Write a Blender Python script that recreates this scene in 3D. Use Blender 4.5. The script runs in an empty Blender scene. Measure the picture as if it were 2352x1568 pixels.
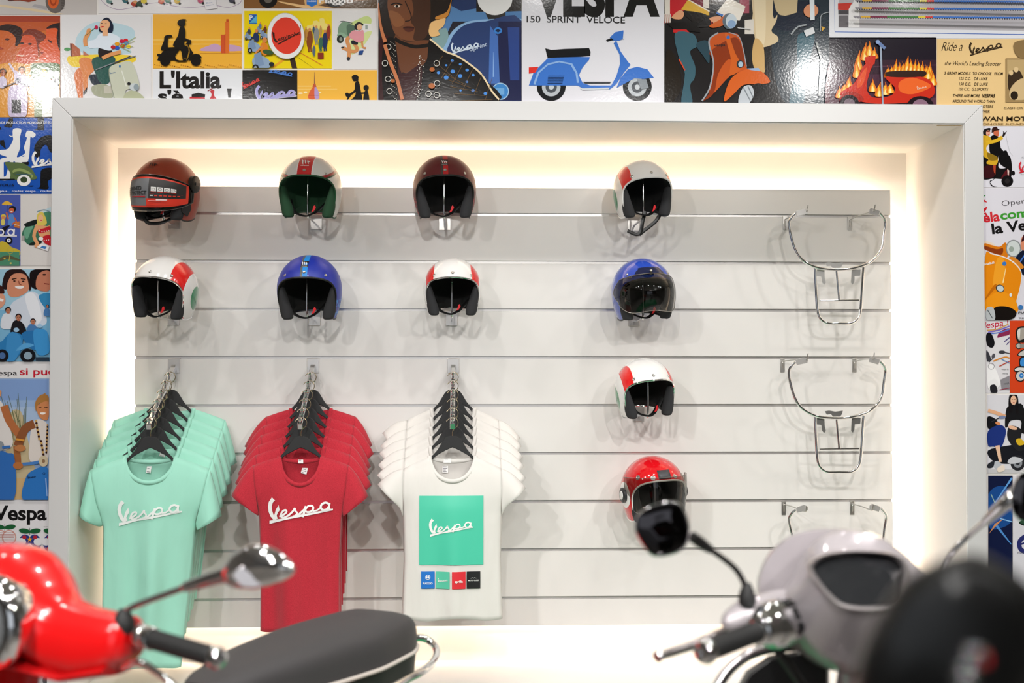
import bpy, math, random
import numpy as np
from mathutils import Vector, Matrix, Euler
R = math.radians
random.seed(7)
scene = bpy.context.scene
COL = scene.collection

# ------------------------------------------------------------------ camera
CAM = Vector((-0.1048, -5.6002, 1.5616)); YAW, PITCH, FPX = 0.03772, 0.02756, 3077.0
cd = bpy.data.cameras.new('camera'); cam = bpy.data.objects.new('camera', cd); COL.objects.link(cam)
cam.location = CAM; cam.rotation_euler = (math.pi/2 + PITCH, 0, -YAW)
cd.sensor_width = 36; cd.lens = FPX/2352*36; cd.clip_start = .05; cd.clip_end = 60
cd.dof.use_dof = True; cd.dof.focus_distance = 5.35; cd.dof.aperture_fstop = 2.3
scene.camera = cam
# ------------------------------------------------------------------ view, world, lights
vs = scene.view_settings
vs.view_transform = 'Standard'; vs.look = 'None'; vs.gamma = 1; vs.exposure = 0.07; vs.use_curve_mapping = False
scene.cycles.use_denoising = True
scene.cycles.caustics_reflective = False; scene.cycles.caustics_refractive = False; scene.cycles.max_bounces = 8; scene.cycles.diffuse_bounces = 4; scene.cycles.glossy_bounces = 5
scene.cycles.transparent_max_bounces = 12; scene.cycles.sample_clamp_indirect = 6; scene.cycles.blur_glossy = .5
w = bpy.data.worlds.new('world'); scene.world = w; w.use_nodes = True
w.node_tree.nodes['Background'].inputs[0].default_value = (.86, .92, 1, 1)
w.node_tree.nodes['Background'].inputs[1].default_value = .75
def lamp(x, y, z, e, r=.045, col=(1, .98, .955), ang=110, tilt=(0, 0), blend=.7):
    d = bpy.data.lights.new('ceiling_spot', 'SPOT'); d.energy = e; d.color = col; d.shadow_soft_size = r
    d.spot_size = R(ang); d.spot_blend = blend
    o = bpy.data.objects.new('ceiling_spot', d); COL.objects.link(o); o.location = (x, y, z)
    o.rotation_euler = (R(tilt[0]), 0, R(tilt[1])); return o
for x in (-2.3, -1.45, -.6, .25, 1.1, 1.95, 2.6):          # first row of spots, near the wall
    lamp(x, -1.57, 3.39, 25, tilt=(16, 0), ang=140)
for x, y in ((-2.5, -3.2), (1.82, -2.75)):                 # the two that glint on the posters
    lamp(x, y, 3.22, 30, r=.032, tilt=(58, 0), ang=105)
for x, y, yw in ((-1.6, -4.6, -26), (-.3, -4.9, 0), (1.0, -4.7, -6), (2.2, -5.2, 30), (-2.4, -6.2, -32), (.4, -6.6, -12)):
    lamp(x, y, 3.27, 195, tilt=(51, yw), ang=76, blend=1)

for x in (-1.3, .5, 1.7):                                   # extra row added overhead to brighten the parked scooters
    lamp(x, -3.7, 3.27, 28, ang=95)

# ------------------------------------------------------------------ helpers
_cy, _sy, _cp, _sp = math.cos(YAW), math.sin(YAW), math.cos(PITCH), math.sin(PITCH)
def ray(px, py):
    a = (px-1176)/FPX; b = -(py-784)/FPX
    yc, u = _cp-_sp*b, _sp+_cp*b
    return Vector((_cy*a+_sy*yc, -_sy*a+_cy*yc, u))
def at(px, py, Y):
    d = ray(px, py); t = (Y-CAM.y)/d.y
    return CAM + d*t
def atd(px, py, D):                                         # by forward distance from the lens
    d = ray(px, py); return CAM + d*D
def lin(h):
    if not isinstance(h, str): return tuple(h)
    h = h.lstrip('#'); r = []
    for i in (0, 2, 4):
        c = int(h[i:i+2], 16)/255
        r.append(c/12.92 if c <= .04045 else ((c+.055)/1.055)**2.4)
    return tuple(r)
MATS = {}
def M(name, col='#808080', rough=.5, metal=0, **k):
    if name in MATS: return MATS[name]
    m = bpy.data.materials.new(name); m.use_nodes = True
    b = m.node_tree.nodes['Principled BSDF']
    b.inputs['Base Color'].default_value = (*lin(col), 1); b.inputs['Roughness'].default_value = rough
    b.inputs['Metallic'].default_value = metal
    for kk, v in k.items(): b.inputs[kk.replace('_', ' ')].default_value = v
    MATS[name] = m; return m
class NB:
    """tiny node-graph builder on top of a principled material"""
    def __init__(s, m): s.t = m.node_tree; s.b = s.t.nodes['Principled BSDF']; s.L = s.t.links
    def xyz(s, kind='Object'):
        c = s.t.nodes.new('ShaderNodeTexCoord'); q = s.t.nodes.new('ShaderNodeSeparateXYZ')
        s.L.new(c.outputs[kind], q.inputs[0]); s.co = c.outputs[kind]; return q.outputs[0], q.outputs[1], q.outputs[2]
    def op(s, o, a, b=0):
        n = s.t.nodes.new('ShaderNodeMath'); n.operation = o
        for i, v in enumerate((a, b)):
            if hasattr(v, 'is_linked'): s.L.new(v, n.inputs[i])
            else: n.inputs[i].default_value = v
        return n.outputs[0]
    def mix(s, f, a, b):
        n = s.t.nodes.new('ShaderNodeMix'); n.data_type = 'RGBA'
        s.L.new(f, n.inputs[0])
        for i, v in ((6, a), (7, b)):
            if hasattr(v, 'is_linked'): s.L.new(v, n.inputs[i])
            else: n.inputs[i].default_value = (*lin(v), 1)
        return n.outputs[2]
    def rng(s, v, lo, hi): return s.op('MULTIPLY', s.op('GREATER_THAN', v, lo), s.op('LESS_THAN', v, hi))
    def color(s, c): s.L.new(c, s.b.inputs['Base Color'])
    def noise(s, scale, detail=3, vec=None, stretch=None):
        n = s.t.nodes.new('ShaderNodeTexNoise'); n.inputs['Scale'].default_value = scale; n.inputs['Detail'].default_value = detail
        if stretch:
            mp = s.t.nodes.new('ShaderNodeMapping'); mp.inputs['Scale'].default_value = stretch
            s.L.new(s.co, mp.inputs[0]); s.L.new(mp.outputs[0], n.inputs['Vector'])
        else: s.L.new(s.co, n.inputs['Vector'])
        return n.outputs['Fac']
    def bump(s, h, strength=.3, dist=.002):
        n = s.t.nodes.new('ShaderNodeBump'); n.inputs['Strength'].default_value = strength; n.inputs['Distance'].default_value = dist
        s.L.new(h, n.inputs['Height']); s.L.new(n.outputs[0], s.b.inputs['Normal']); return n
    def ramp(s, f, a, b, p0=.3, p1=.7):
        n = s.t.nodes.new('ShaderNodeValToRGB'); e = n.color_ramp.elements
        e[0].position = p0; e[1].position = p1; e[0].color = (*lin(a), 1); e[1].color = (*lin(b), 1)
        s.L.new(f, n.inputs[0]); return n.outputs[0]
def cr(pts, n=6, closed=False):
    """Catmull-Rom through points"""
    P = [Vector(p) for p in pts]; o = []; N = len(P)
    for i in range(N if closed else N-1):
        if closed: a, b, c, d = P[(i-1) % N], P[i], P[(i+1) % N], P[(i+2) % N]
        else: a, b, c, d = P[max(i-1, 0)], P[i], P[i+1], P[min(i+2, N-1)]
        for j in range(n):
            t = j/n
            o.append(.5*((2*b)+(c-a)*t+(2*a-5*b+4*c-d)*t*t+(3*b-a-3*c+d)*t**3))
    if not closed: o.append(P[-1])
    return o
def interp(x, xs, ys):
    return float(np.interp(x, xs, ys))
class G:
    """collects geometry that becomes ONE mesh object"""
    def __init__(s): s.v = []; s.f = []; s.m = []; s.c = []; s.mi = 0; s.col = None
    def add(s, vs, fs):
        k = len(s.v); s.v.extend([tuple(p) for p in vs])
        for f in fs:
            s.f.append([i+k for i in f]); s.m.append(s.mi); s.c.append(s.col)
        return s
    def box(s, c, d, rot=None):
        c = Vector(c); h = Vector(d)/2; vs = []
        for i in range(8):
            p = Vector((h.x*(1 if i & 1 else -1), h.y*(1 if i & 2 else -1), h.z*(1 if i & 4 else -1)))
            if rot is not None: p = rot @ p
            vs.append(c+p)
        return s.add(vs, [(0, 2, 3, 1), (4, 5, 7, 6), (0, 1, 5, 4), (2, 6, 7, 3), (0, 4, 6, 2), (1, 3, 7, 5)])
    def loft(s, rings, cap=True, close=True, endcap=None):
        n = len(rings[0]); vs = [p for r in rings for p in r]; fs = []
        for i in range(len(rings)-1):
            for j in range(n if close else n-1):
                a, b = i*n+j, i*n+(j+1) % n
                fs.append((a, b, b+n, a+n))
        if cap and close:
            fs.append(list(range(n))[::-1]); fs.append([(len(rings)-1)*n+j for j in range(n)])
        return s.add(vs, fs)
    def tube(s, pts, r, n=10, cap=True, closed=False, flat=1.0, up=None):
        P = [Vector(p) for p in pts]; N = len(P); rings = []
        rr = r if isinstance(r, (list, tuple)) else [r]*N
        nv = None
        for i in range(N):
            if closed: t = P[(i+1) % N]-P[i-1]
            else: t = P[min(i+1, N-1)]-P[max(i-1, 0)]
            if t.length < 1e-9: t = Vector((0, 0, 1))
            t.normalize()
            if up is not None: nv = Vector(up)-t*Vector(up).dot(t)
            elif nv is None:
                nv = Vector((0, 0, 1)) if abs(t.z) < .9 else Vector((1, 0, 0)); nv = nv-t*nv.dot(t)
            else: nv = nv-t*nv.dot(t)
            nv.normalize(); b = t.cross(nv)
            rings.append([P[i]+(nv*math.cos(2*math.pi*j/n)*flat+b*math.sin(2*math.pi*j/n))*rr[i] for j in range(n)])
        if closed: rings.append(rings[0]); return s.loft(rings, cap=False)
        return s.loft(rings, cap=cap)
    def lathe(s, prof, mat=None, n=24, cap=True):
        mat = mat or Matrix(); rings = []
        for r, z in prof: rings.append([mat @ Vector((r*math.cos(2*math.pi*j/n), r*math.sin(2*math.pi*j/n), z)) for j in range(n)])
        return s.loft(rings, cap=cap)
    def poly(s, pts): return s.add(pts, [list(range(len(pts)))])
    def prism(s, pts, d):
        d = Vector(d); a = [Vector(p)-d/2 for p in pts]; b = [Vector(p)+d/2 for p in pts]
        return s.loft([a, b])
    def grid(s, rows):
        m = len(rows[0]); vs = [p for r in rows for p in r]
        return s.add(vs, [(i*m+j, i*m+j+1, (i+1)*m+j+1, (i+1)*m+j) for i in range(len(rows)-1) for j in range(m-1)])
    def sphere(s, c, r, n=16, m=10):
        r = Vector(r) if isinstance(r, (tuple, list, Vector)) else Vector((r, r, r)); c = Vector(c); rings = []
        for i in range(1, m):
            a = math.pi*i/m
            rings.append([c+Vector((r.x*math.sin(a)*math.cos(2*math.pi*j/n), r.y*math.sin(a)*math.sin(2*math.pi*j/n), r.z*math.cos(a))) for j in range(n)])
        k = len(s.v); s.loft(rings, cap=False)
        s.add([c+Vector((0, 0, r.z))], []); s.add([c-Vector((0, 0, r.z))], [])
        t = len(s.v)-2; b = t+1; o = k+(m-2)*n
        for j in range(n):
            s.f.append([k+(j+1) % n, k+j, t]); s.f.append([o+j, o+(j+1) % n, b]); s.m += [s.mi]*2; s.c += [s.col]*2
        return s
    def build(s, name, mats, parent=None, smooth=True, angle=38, bevel=0, sub=0, solid=0, recenter=False):
        me = bpy.data.meshes.new(name)
        off = Vector((0, 0, 0))
        me.from_pydata(s.v, [], s.f); me.validate(clean_customdata=False)
        mats = mats if isinstance(mats, (list, tuple)) else [mats]
        for m in mats: me.materials.append(m)
        if len(me.polygons) == len(s.m):
            me.polygons.foreach_set('material_index', s.m)
            if any(c is not None for c in s.c):
                a = me.color_attributes.new('Col', 'FLOAT_COLOR', 'CORNER'); buf = []
                for p, c in zip(me.polygons, s.c): buf += list((*(c or (1, 1, 1)), 1))*p.loop_total
                a.data.foreach_set('color', buf)
        if smooth:
            me.polygons.foreach_set('use_smooth', [True]*len(me.polygons)); me.set_sharp_from_angle(angle=R(angle))
        me.update()
        o = bpy.data.objects.new(name, me); COL.objects.link(o)
        if parent is not None: o.parent = parent
        if bevel:
            b = o.modifiers.new('bevel', 'BEVEL'); b.width = bevel; b.segments = 2; b.limit_method = 'ANGLE'; b.angle_limit = R(40)
        if solid:
            b = o.modifiers.new('solid', 'SOLIDIFY'); b.thickness = solid; b.offset = 0
        if sub:
            b = o.modifiers.new('sub', 'SUBSURF'); b.levels = sub; b.render_levels = sub
        return o
def tag(o, label, cat, group=None):
    o['label'] = label; o['category'] = cat
    if group: o['group'] = group
    return o
def thing(name, label, cat, loc=(0, 0, 0), rot=(0, 0, 0), group=None):
    o = bpy.data.objects.new(name, None); COL.objects.link(o); o.empty_display_size = .05
    o.location = loc; o.rotation_euler = rot
    return tag(o, label, cat, group)
def struct(o): o['kind'] = 'structure'; return o
def dup(root, loc, rot=None, label=None, scale=None):
    r = root.copy(); COL.objects.link(r); r.location = loc
    if rot is not None: r.rotation_euler = rot
    if label: r['label'] = label
    if scale: r.scale = scale
    for ch in list(root.children):
        c = ch.copy(); COL.objects.link(c); c.parent = r
        for g in ch.children:
            d = g.copy(); COL.objects.link(d); d.parent = c
    return r
# --- text and flat artwork
_T = {}
def glyphs(txt, bold=0.0):
    k = (txt, bold)
    if k in _T: return _T[k]
    cu = bpy.data.curves.new('txt', 'FONT'); cu.body = txt; cu.size = 1; cu.offset = bold; cu.resolution_u = 4
    ob = bpy.data.objects.new('txt', cu); COL.objects.link(ob)
    dg = bpy.context.evaluated_depsgraph_get(); me = bpy.data.meshes.new_from_object(ob.evaluated_get(dg))
    v = [(p.co.x, p.co.y) for p in me.vertices]; f = [list(p.vertices) for p in me.polygons]
    bpy.data.objects.remove(ob); bpy.data.meshes.remove(me); bpy.data.curves.remove(cu)
    _T[k] = (v, f); return v, f
CAPH = None
class Art:
    """flat printed artwork: every call lays one more ink layer, a hair above the last"""
    def __init__(s, g, fn, step=.00012): s.g = g; s.fn = fn; s.k = 1; s.step = step
    def _p(s, pts): return [s.fn(x, y, s.k*s.step) for x, y in pts]
    def _c(s, c): s.g.col = lin(c) if c is not None else None
    def poly(s, c, *pts, n=0):
        if len(pts) == 1: pts = pts[0]
        if n: pts = [(p.x, p.y) for p in cr([(x, y, 0) for x, y in pts], n, True)]
        s._c(c); s.g.poly(s._p(pts)); s.k += 1; return s
    def blob(s, c, *pts): return s.poly(c, *pts, n=4)
    def rect(s, c, x0, y0, x1, y1): return s.poly(c, (x0, y0), (x0, y1), (x1, y1), (x1, y0))
    def ell(s, c, x, y, rx, ry=None, rot=0, n=20, a0=0, a1=360):
        ry = rx if ry is None else ry; cs, sn = math.cos(R(rot)), math.sin(R(rot)); P = []
        full = abs(a1-a0) >= 360
        for i in range(n if full else n+1):
            a = R(a0)+R(a1-a0)*i/n; u, v = rx*math.cos(a), -ry*math.sin(a); P.append((x+u*cs-v*sn, y+u*sn+v*cs))
        return s.poly(c, P)
    def ring(s, c, x, y, r0, r1, n=24, k=1):
        s._c(c); a = [(x+r0*math.cos(2*math.pi*i/n), y+k*r0*math.sin(2*math.pi*i/n)) for i in range(n)]
        b = [(x+r1*math.cos(2*math.pi*i/n), y+k*r1*math.sin(2*math.pi*i/n)) for i in range(n)]
        s.g.loft([s._p(a), s._p(b)], cap=False); s.k += 1; return s
    def line(s, c, w, *pts, n=0):
        if len(pts) == 1: pts = pts[0]
        P = cr([(x, y, 0) for x, y in pts], n) if n and len(pts) > 2 else [Vector((x, y, 0)) for x, y in pts]
        a, b = [], []
        N = len(P)
        for i in range(N):
            t = P[min(i+1, N-1)]-P[max(i-1, 0)]
            if t.length < 1e-9: t = Vector((1, 0, 0))
            t.normalize(); nn = Vector((-t.y, t.x, 0)); ww = (w[0]+(w[1]-w[0])*i/(N-1)) if isinstance(w, tuple) else w
            p = P[i]+nn*ww/2; q = P[i]-nn*ww/2; a.append((p.x, p.y)); b.append((q.x, q.y))
        s._c(c); s.g.grid([s._p(a), s._p(b)]); s.k += 1; return s
    def text(s, c, txt, x, y, h, w=None, bold=0, rot=0, shear=0, anchor=0):
        """x,y baseline start, h = capital height, w = total width if it must fit"""
        global CAPH
        if CAPH is None: CAPH = max(p[1] for p in glyphs('H')[0])
        v, f = glyphs(txt, bold); k = h/CAPH; x0 = min(p[0] for p in v); x1 = max(p[0] for p in v)
        kx = w/(x1-x0) if w else k
        cs, sn = math.cos(R(rot)), math.sin(R(rot)); P = []
        for a, b in v:
            u = (a-x0)*kx-anchor*(x1-x0)*kx+shear*b*k; q = -b*k
            P.append((x+u*cs-q*sn, y+u*sn+q*cs))
        s._c(c); s.g.add(s._p(P), f); s.k += 1; return s
    def script(s, c, x, y, w, rot=0, tail=True, thick=1.0, ky=1.0):
        """the slanted script word with its underline; x,y = left end of the underline, w = width"""
        k = w/516.; cs, sn = math.cos(R(rot)), math.sin(R(rot))
        def T(a, b):
            u = (a-343)*k; v = (b-658)*k*ky; return (x+u*cs-v*sn, y+u*sn+v*cs)
        def L(wd, *p): s.line(c, wd*k*thick, *[T(*q) for q in p], n=5)
        s.poly(c, *[T(*q) for q in ((362, 444), (337, 482), (330, 520), (336, 562), (352, 598), (372, 622), (398, 612), (377, 585), (364, 550), (361, 515), (370, 485), (388, 468))])
        s.poly(c, *[T(*q) for q in ((372, 622), (384, 580), (396, 540), (418, 505), (427, 545), (412, 566), (402, 590), (412, 612), (392, 622))])
        ux = [343+505*i/20 for i in range(21)]; s._c(c)
        s.g.grid([s._p([T(q, interp(q, [343, 600, 848], [632, 578, 538])) for q in ux]), s._p([T(q, interp(q, [343, 480, 640, 848], [658, 618, 590, 552])) for q in ux])]); s.k += 1
        L(15, (424, 596), (455, 582), (482, 560), (478, 543), (458, 548), (440, 572), (440, 594), (462, 602), (500, 584))
        L(15, (498, 586), (530, 556), (548, 530), (552, 548), (566, 566), (556, 586), (532, 594))
        L(15, (566, 590), (600, 560), (640, 522))
        L(18, (636, 512), (624, 556), (610, 600))
        L(15, (634, 536), (656, 512), (686, 512), (694, 532), (678, 554), (650, 560), (632, 552))
        L(13, (690, 552), (722, 548), (748, 530))
        L(17, (818, 500), (790, 488), (762, 500), (752, 524), (768, 546), (796, 544), (816, 520))
        L(17, (822, 490), (818, 520), (824, 550))
        return s
# ------------------------------------------------------------------ shared materials
CHROME = M('chrome', '#e6e6e6', .06, 1)
STEEL = M('satin_steel', '#c9c7c2', .28, 1)
PLATE = M('polished_plate', '#d6d2ce', .2, .55)
BLACKP = M('black_plastic', '#101010', .38)
RUBBER = M('black_rubber', '#141414', .62)
BLACKG = M('black_gloss', '#060606', .12)
LINER = M('black_liner_cloth', '#070707', .95)
LINER2 = M('charcoal_padding', '#2c2c2e', .95)
REDTAB = M('red_plastic', '#c8141e', .4)
WHITEP = M('white_plastic', '#e9e7e4', .4)
def paint(name, col, rough=.55, scale=40, st=.05):
    m = M(name, col, rough); n = NB(m); n.xyz(); n.bump(n.noise(scale, 4), st, .001); return m
PAINT = paint('white_wall_paint', '#e2ddd8', .6)
NICHE = paint('white_niche_laminate', '#f1eeeb', .42, 60, .03)
SLAT = paint('white_slat_laminate', '#dedbd7', .22, 90, .015)
ALU = M('brushed_aluminium', '#d6d5d4', .42, .15)
nb = NB(ALU); nb.xyz(); nb.bump(nb.noise(30, 3, stretch=(.15, 1, 6)), .12, .0006)
# ------------------------------------------------------------------ room
XL, XR, ZT, ZB, YF, YB, YW = -1.5547, 1.8130, 2.5328, .3743, -.5715, .09, -.548
FW = .0755
def wall_ring(g, x0, x1, z0, z1, hx0, hx1, hz0, hz1, y0, y1):
    yc, dy = (y0+y1)/2, y1-y0
    g.box(((x0+hx0)/2, yc, (z0+z1)/2), (hx0-x0, dy, z1-z0)); g.box(((x1+hx1)/2, yc, (z0+z1)/2), (x1-hx1, dy, z1-z0))
    g.box(((hx0+hx1)/2, yc, (z1+hz1)/2), (hx1-hx0, dy, z1-hz1)); g.box(((hx0+hx1)/2, yc, (z0+hz0)/2), (hx1-hx0, dy, hz0-z0))
g = G(); wall_ring(g, -4.2, 4.4, 0, 3.5, XL-.02, XR+.02, ZB-.02, ZT+.02, YW, YW+.1); struct(g.build('wall_back', PAINT, smooth=False))
g = G(); g.box((-4.25, -4.6, 1.75), (.1, 8.3, 3.5)); struct(g.build('wall_left', M('grey_wall', '#b0ada9', .8), smooth=False))
g = G(); g.box((4.45, -4.6, 1.75), (.1, 8.3, 3.5)); struct(g.build('wall_right', MATS['grey_wall'], smooth=False))
g = G(); wall_ring(g, -4.3, 4.5, 0, 3.5, -2.9, 1.2, .05, 2.7, -8.8, -8.7); struct(g.build('wall_front', M('dark_wall', '#6a6764', .8), smooth=False))
g = G(); g.box((.1, -4.6, 3.55), (8.9, 8.5, .1)); struct(g.build('ceiling', M('ceiling_white', '#d8d6d2', .9), smooth=False))
FL = M('floor_grey_green', '#77726c', .3); nb = NB(FL); X, Y, Z = nb.xyz()
nb.color(nb.mix(nb.op('MULTIPLY', nb.rng(Y, -2.5, -.9), nb.rng(X, -.8, 1.7)), nb.ramp(nb.noise(5), '#8c8882', '#9b9791'), '#1f8a55'))
g = G(); g.box((.1, -4.6, -.05), (8.9, 8.5, .1)); struct(g.build('floor', FL, smooth=False))
# niche shell: back, two cheeks, soffit and deck
t = .018
g = G(); g.box(((XL+XR)/2, YB+.01, (ZT+ZB)/2), (XR-XL+.04, .02, ZT-ZB+.04)); struct(g.build('wall_niche', NICHE, smooth=False))
for nm, c, d in (('wall_niche_left', (XL-t/2, (YF+YB)/2+.004, (ZT+ZB)/2), (t, YB-YF-.008, ZT-ZB+2*t)),
                 ('wall_niche_right', (XR+t/2, (YF+YB)/2+.004, (ZT+ZB)/2), (t, YB-YF-.008, ZT-ZB+2*t)),
                 ('ceiling_niche', ((XL+XR)/2, (YF+YB)/2+.004, ZT+t/2), (XR-XL, YB-YF-.008, t)),
                 ('floor_niche', ((XL+XR)/2, (YF+YB)/2+.004, ZB-t/2), (XR-XL, YB-YF-.008, t))):
    g = G(); g.box(c, d); struct(g.build(nm, NICHE, smooth=False))
# mitred aluminium frame: four bars
def bar(a, b, c, d, n):
    g = G(); P = [Vector((x, YF, z)) for x, z in (a, b, c, d)]; Q = [p+Vector((0, .06, 0)) for p in P]
    g.loft([P, Q]); struct(g.build('trim_%d' % n, ALU, smooth=False, bevel=.0018))
o_, i_ = (XL-FW, XR+FW, ZB-FW, ZT+FW), (XL-.003, XR+.003, ZB-.003, ZT+.003); e = .0004
bar((o_[0]+e, o_[3]), (o_[1]-e, o_[3]), (i_[1]-e, i_[3]), (i_[0]+e, i_[3]), 1)
bar((o_[0]+e, o_[2]), (o_[1]-e, o_[2]), (i_[1]-e, i_[2]), (i_[0]+e, i_[2]), 2)
bar((o_[0], o_[3]-e), (o_[0], o_[2]+e), (i_[0], i_[2]+e), (i_[0], i_[3]-e), 3)
bar((o_[1], o_[3]-e), (o_[1], o_[2]+e), (i_[1], i_[2]+e), (i_[1], i_[3]-e), 4)
# ------------------------------------------------------------------ slatwall panel
PX0, PX1, PZ1, PZ0 = -1.4566, 1.7127, 2.3603, .5342
GZ = [2.2484-.2*k for k in range(9)]
sw = thing('slatwall_panel', 'big white slatwall panel glowing round its edges inside the framed niche', 'display panel', ((PX0+PX1)/2, 0, PZ0))
off = Vector(sw.location)
edges = [PZ1]+GZ+[PZ0]; hg = .0058
for k in range(10):
    z1 = edges[k]-(hg if k else 0); z0 = edges[k+1]+(hg if k < 9 else 0)
    g = G(); g.box(Vector(((PX0+PX1)/2, .009, (z0+z1)/2))-off, (PX1-PX0, .018, z1-z0)); g.build('board', SLAT, sw, smooth=False, bevel=.0008)
RAIL = M('groove_rail_metal', '#dcd8d4', .22, .55)
for z in GZ:
    g = G(); c = (PX0+PX1)/2
    g.box(Vector((c, .0105, z))-off, (PX1-PX0-.008, .003, .0114)); g.box(Vector((c, .005, z-.0052))-off, (PX1-PX0-.008, .009, .0009))
    g.build('groove_rail', RAIL, sw, smooth=False)
g = G(); g.box(Vector(((PX0+PX1)/2, .0225, (PZ0+PZ1)/2))-off, (PX1-PX0-.02, .009, PZ1-PZ0-.02)); g.build('backing', NICHE, sw, smooth=False)
# warm light strips behind the four panel edges
LED = M('warm_led', '#ffffff', .5); b = LED.node_tree.nodes['Principled BSDF']
b.inputs['Emission Color'].default_value = (1, .79, .56, 1); b.inputs['Emission Strength'].default_value = 14.5
ins = .045
for nm, c, d in (('above', ((PX0+PX1)/2, .052, PZ1-ins), (PX1-PX0-.12, .03, .01)), ('below', ((PX0+PX1)/2, .052, PZ0+.10), (PX1-PX0-.12, .03, .01)),
             ('left of', (PX0+ins, .052, (PZ0+PZ1)/2), (.01, .03, PZ1-PZ0-.12)), ('right of', (PX1-ins, .052, (PZ0+PZ1)/2), (.01, .03, PZ1-PZ0-.12))):
    g = G(); g.box(Vector(c)-off, d); g.build('led_strip', LED, sw, smooth=False)
# ------------------------------------------------------------------ helmets
def dirv(th, ph): return Vector((math.sin(th)*math.cos(ph), -math.cos(th)*math.cos(ph), math.sin(ph)))
def shell_pt(d, a, b, c, s=1.0):
    d = d.normalized(); ph = math.asin(max(-1, min(1, d.z))); th = math.atan2(d.x, -d.y); sp = math.sin(ph)
    k = math.cos(ph) if ph >= 0 else 1-.27*sp*sp
    cz = c if ph >= 0 else c*.98
    return Vector((a*k*math.sin(th)*s, -b*k*math.cos(th)*s, cz*sp*s))
HALF = ((0, 22), (18, 21.5), (36, 18.5), (50, 13), (59.5, 4), (64, -8), (65.5, -26), (66, -42), (68.5, -54), (75, -61), (90, -62.5), (110, -56), (126, -50), (145, -45), (165, -43), (180, -42))
def rim_loop(half=HALF, n=5):
    L = [(t, p, 0) for t, p in half]; L += [(360-t, p, 0) for t, p in half[-2:0:-1]]
    L = [Vector(q) for q in L]; ext = L + [L[0]+Vector((360, 0, 0))]
    o = []
    N = len(L)
    for i in range(N):
        a = L[i-1]-(Vector((360, 0, 0)) if i == 0 else Vector()); b_ = L[i]; c = ext[i+1]
        d = L[(i+2) % N]+(Vector((360, 0, 0)) if i+2 >= N else Vector())
        for j in range(n):
            t = j/n; o.append(.5*((2*b_)+(c-a)*t+(2*a-5*b_+4*c-d)*t*t+(3*b_-a-3*c+d)*t**3))
    return [dirv(R(p.x), R(p.y)) for p in o]
RIM = rim_loop()
BACK = dirv(R(180), R(38))
def fan(rim, n, abc, s0, s1=None, f0=0.0):
    """rings from the rim loop to the back of the crown"""
    s1 = s0 if s1 is None else s1; rings = []
    for i in range(n):
        t = f0+(1-f0)*i/n
        r = []
        for d in rim:
            ang = d.angle(BACK); k = math.sin(ang); q = (d*math.sin((1-t)*ang)+BACK*math.sin(t*ang))/k
            r.append(shell_pt(q, *abc, s0+(s1-s0)*min(1, i/3)))
        rings.append(r)
    return rings, shell_pt(BACK, *abc, s1)
def close_fan(g, rings, p):
    k = len(g.v); n = len(rings[0]); g.loft(rings, cap=False); g.add([p], [])
    t = len(g.v)-1; o = k+(len(rings)-1)*n
    for j in range(n): g.f.append([o+j, o+(j+1) % n, t]); g.m.append(g.mi); g.c.append(g.col)
def front_y(abc, x, z, s=1.0):
    a, b, c = [q*s for q in abc]
    r = 1-(x/a)**2-(z/c)**2
    return -b*math.sqrt(max(0.0, r))
# ---- shell paints (patterns follow the helmet, not the light)
def hmat(name, base, rough, fn=None, coat=.6):
    m = M(name, base, rough, 0, Coat_Weight=coat, Coat_Roughness=.05)
    if fn:
        n = NB(m); X, Y, Z = n.xyz(); n.color(fn(n, X, Y, Z))
    return m
def pat_italian(n, X, Y, Z):
    ax = n.op('ABSOLUTE', X)
    dist = n.op('SQRT', n.op('ADD', n.op('POWER', n.op('SUBTRACT', Y, .03), 2), n.op('POWER', n.op('SUBTRACT', Z, -.03), 2)))
    red = n.op('MULTIPLY', n.op('GREATER_THAN', n.op('ADD', ax, n.op('MULTIPLY', Z, .10)), .0805), n.op('GREATER_THAN', dist, .097))
    grn = n.op('MULTIPLY', n.op('LESS_THAN', dist, .047), n.op('GREATER_THAN', ax, .05))
    return n.mix(grn, n.mix(red, '#eceae7', '#e0211f'), '#2c8a5a')
def pat_stripe(base, c1, c2, lo, mid, hi):
    def f(n, X, Y, Z):
        up = n.op('GREATER_THAN', Z, -.02)
        a = n.op('MULTIPLY', n.rng(X, lo, mid), up); b = n.op('MULTIPLY', n.rng(X, mid, hi), up)
        side = n.op('MULTIPLY', n.op('LESS_THAN', n.op('ADD', Z, n.op('MULTIPLY', Y, -.25)), -.028), n.op('GREATER_THAN', n.noise(70, 5), .53))
        return n.mix(b, n.mix(a, n.mix(side, base, c2), c1), c2)
    return f
def pat_tricolor(n, X, Y, Z):
    ax = n.op('ABSOLUTE', X); r = n.op('LESS_THAN', ax, .0285); wl = n.rng(ax, .0285, .0325)
    low = n.op('LESS_THAN', n.op('ADD', Z, n.op('MULTIPLY', Y, -.1)), .012)
    red2 = n.rng(n.op('ADD', Z, n.op('MULTIPLY', Y, -.32)), .074, .083)
    base = n.mix(red2, '#dcdad6', '#a3141c'); base = n.mix(n.rng(n.op('ADD', Z, n.op('MULTIPLY', Y, -.32)), .068, .074), base, '#123f22')
    return n.mix(wl, n.mix(r, base, '#c8161c'), '#f2f0ee')
def pat_red(n, X, Y, Z):
    ax = n.op('ABSOLUTE', X)
    d = n.op('SQRT', n.op('ADD', n.op('POWER', n.op('SUBTRACT', Y, .0), 2), n.op('POWER', n.op('SUBTRACT', Z, -.012), 2)))
    return n.mix(n.op('MULTIPLY', n.op('LESS_THAN', d, .052), n.op('GREATER_THAN', ax, .05)), '#d3121c', '#efecea')
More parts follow.
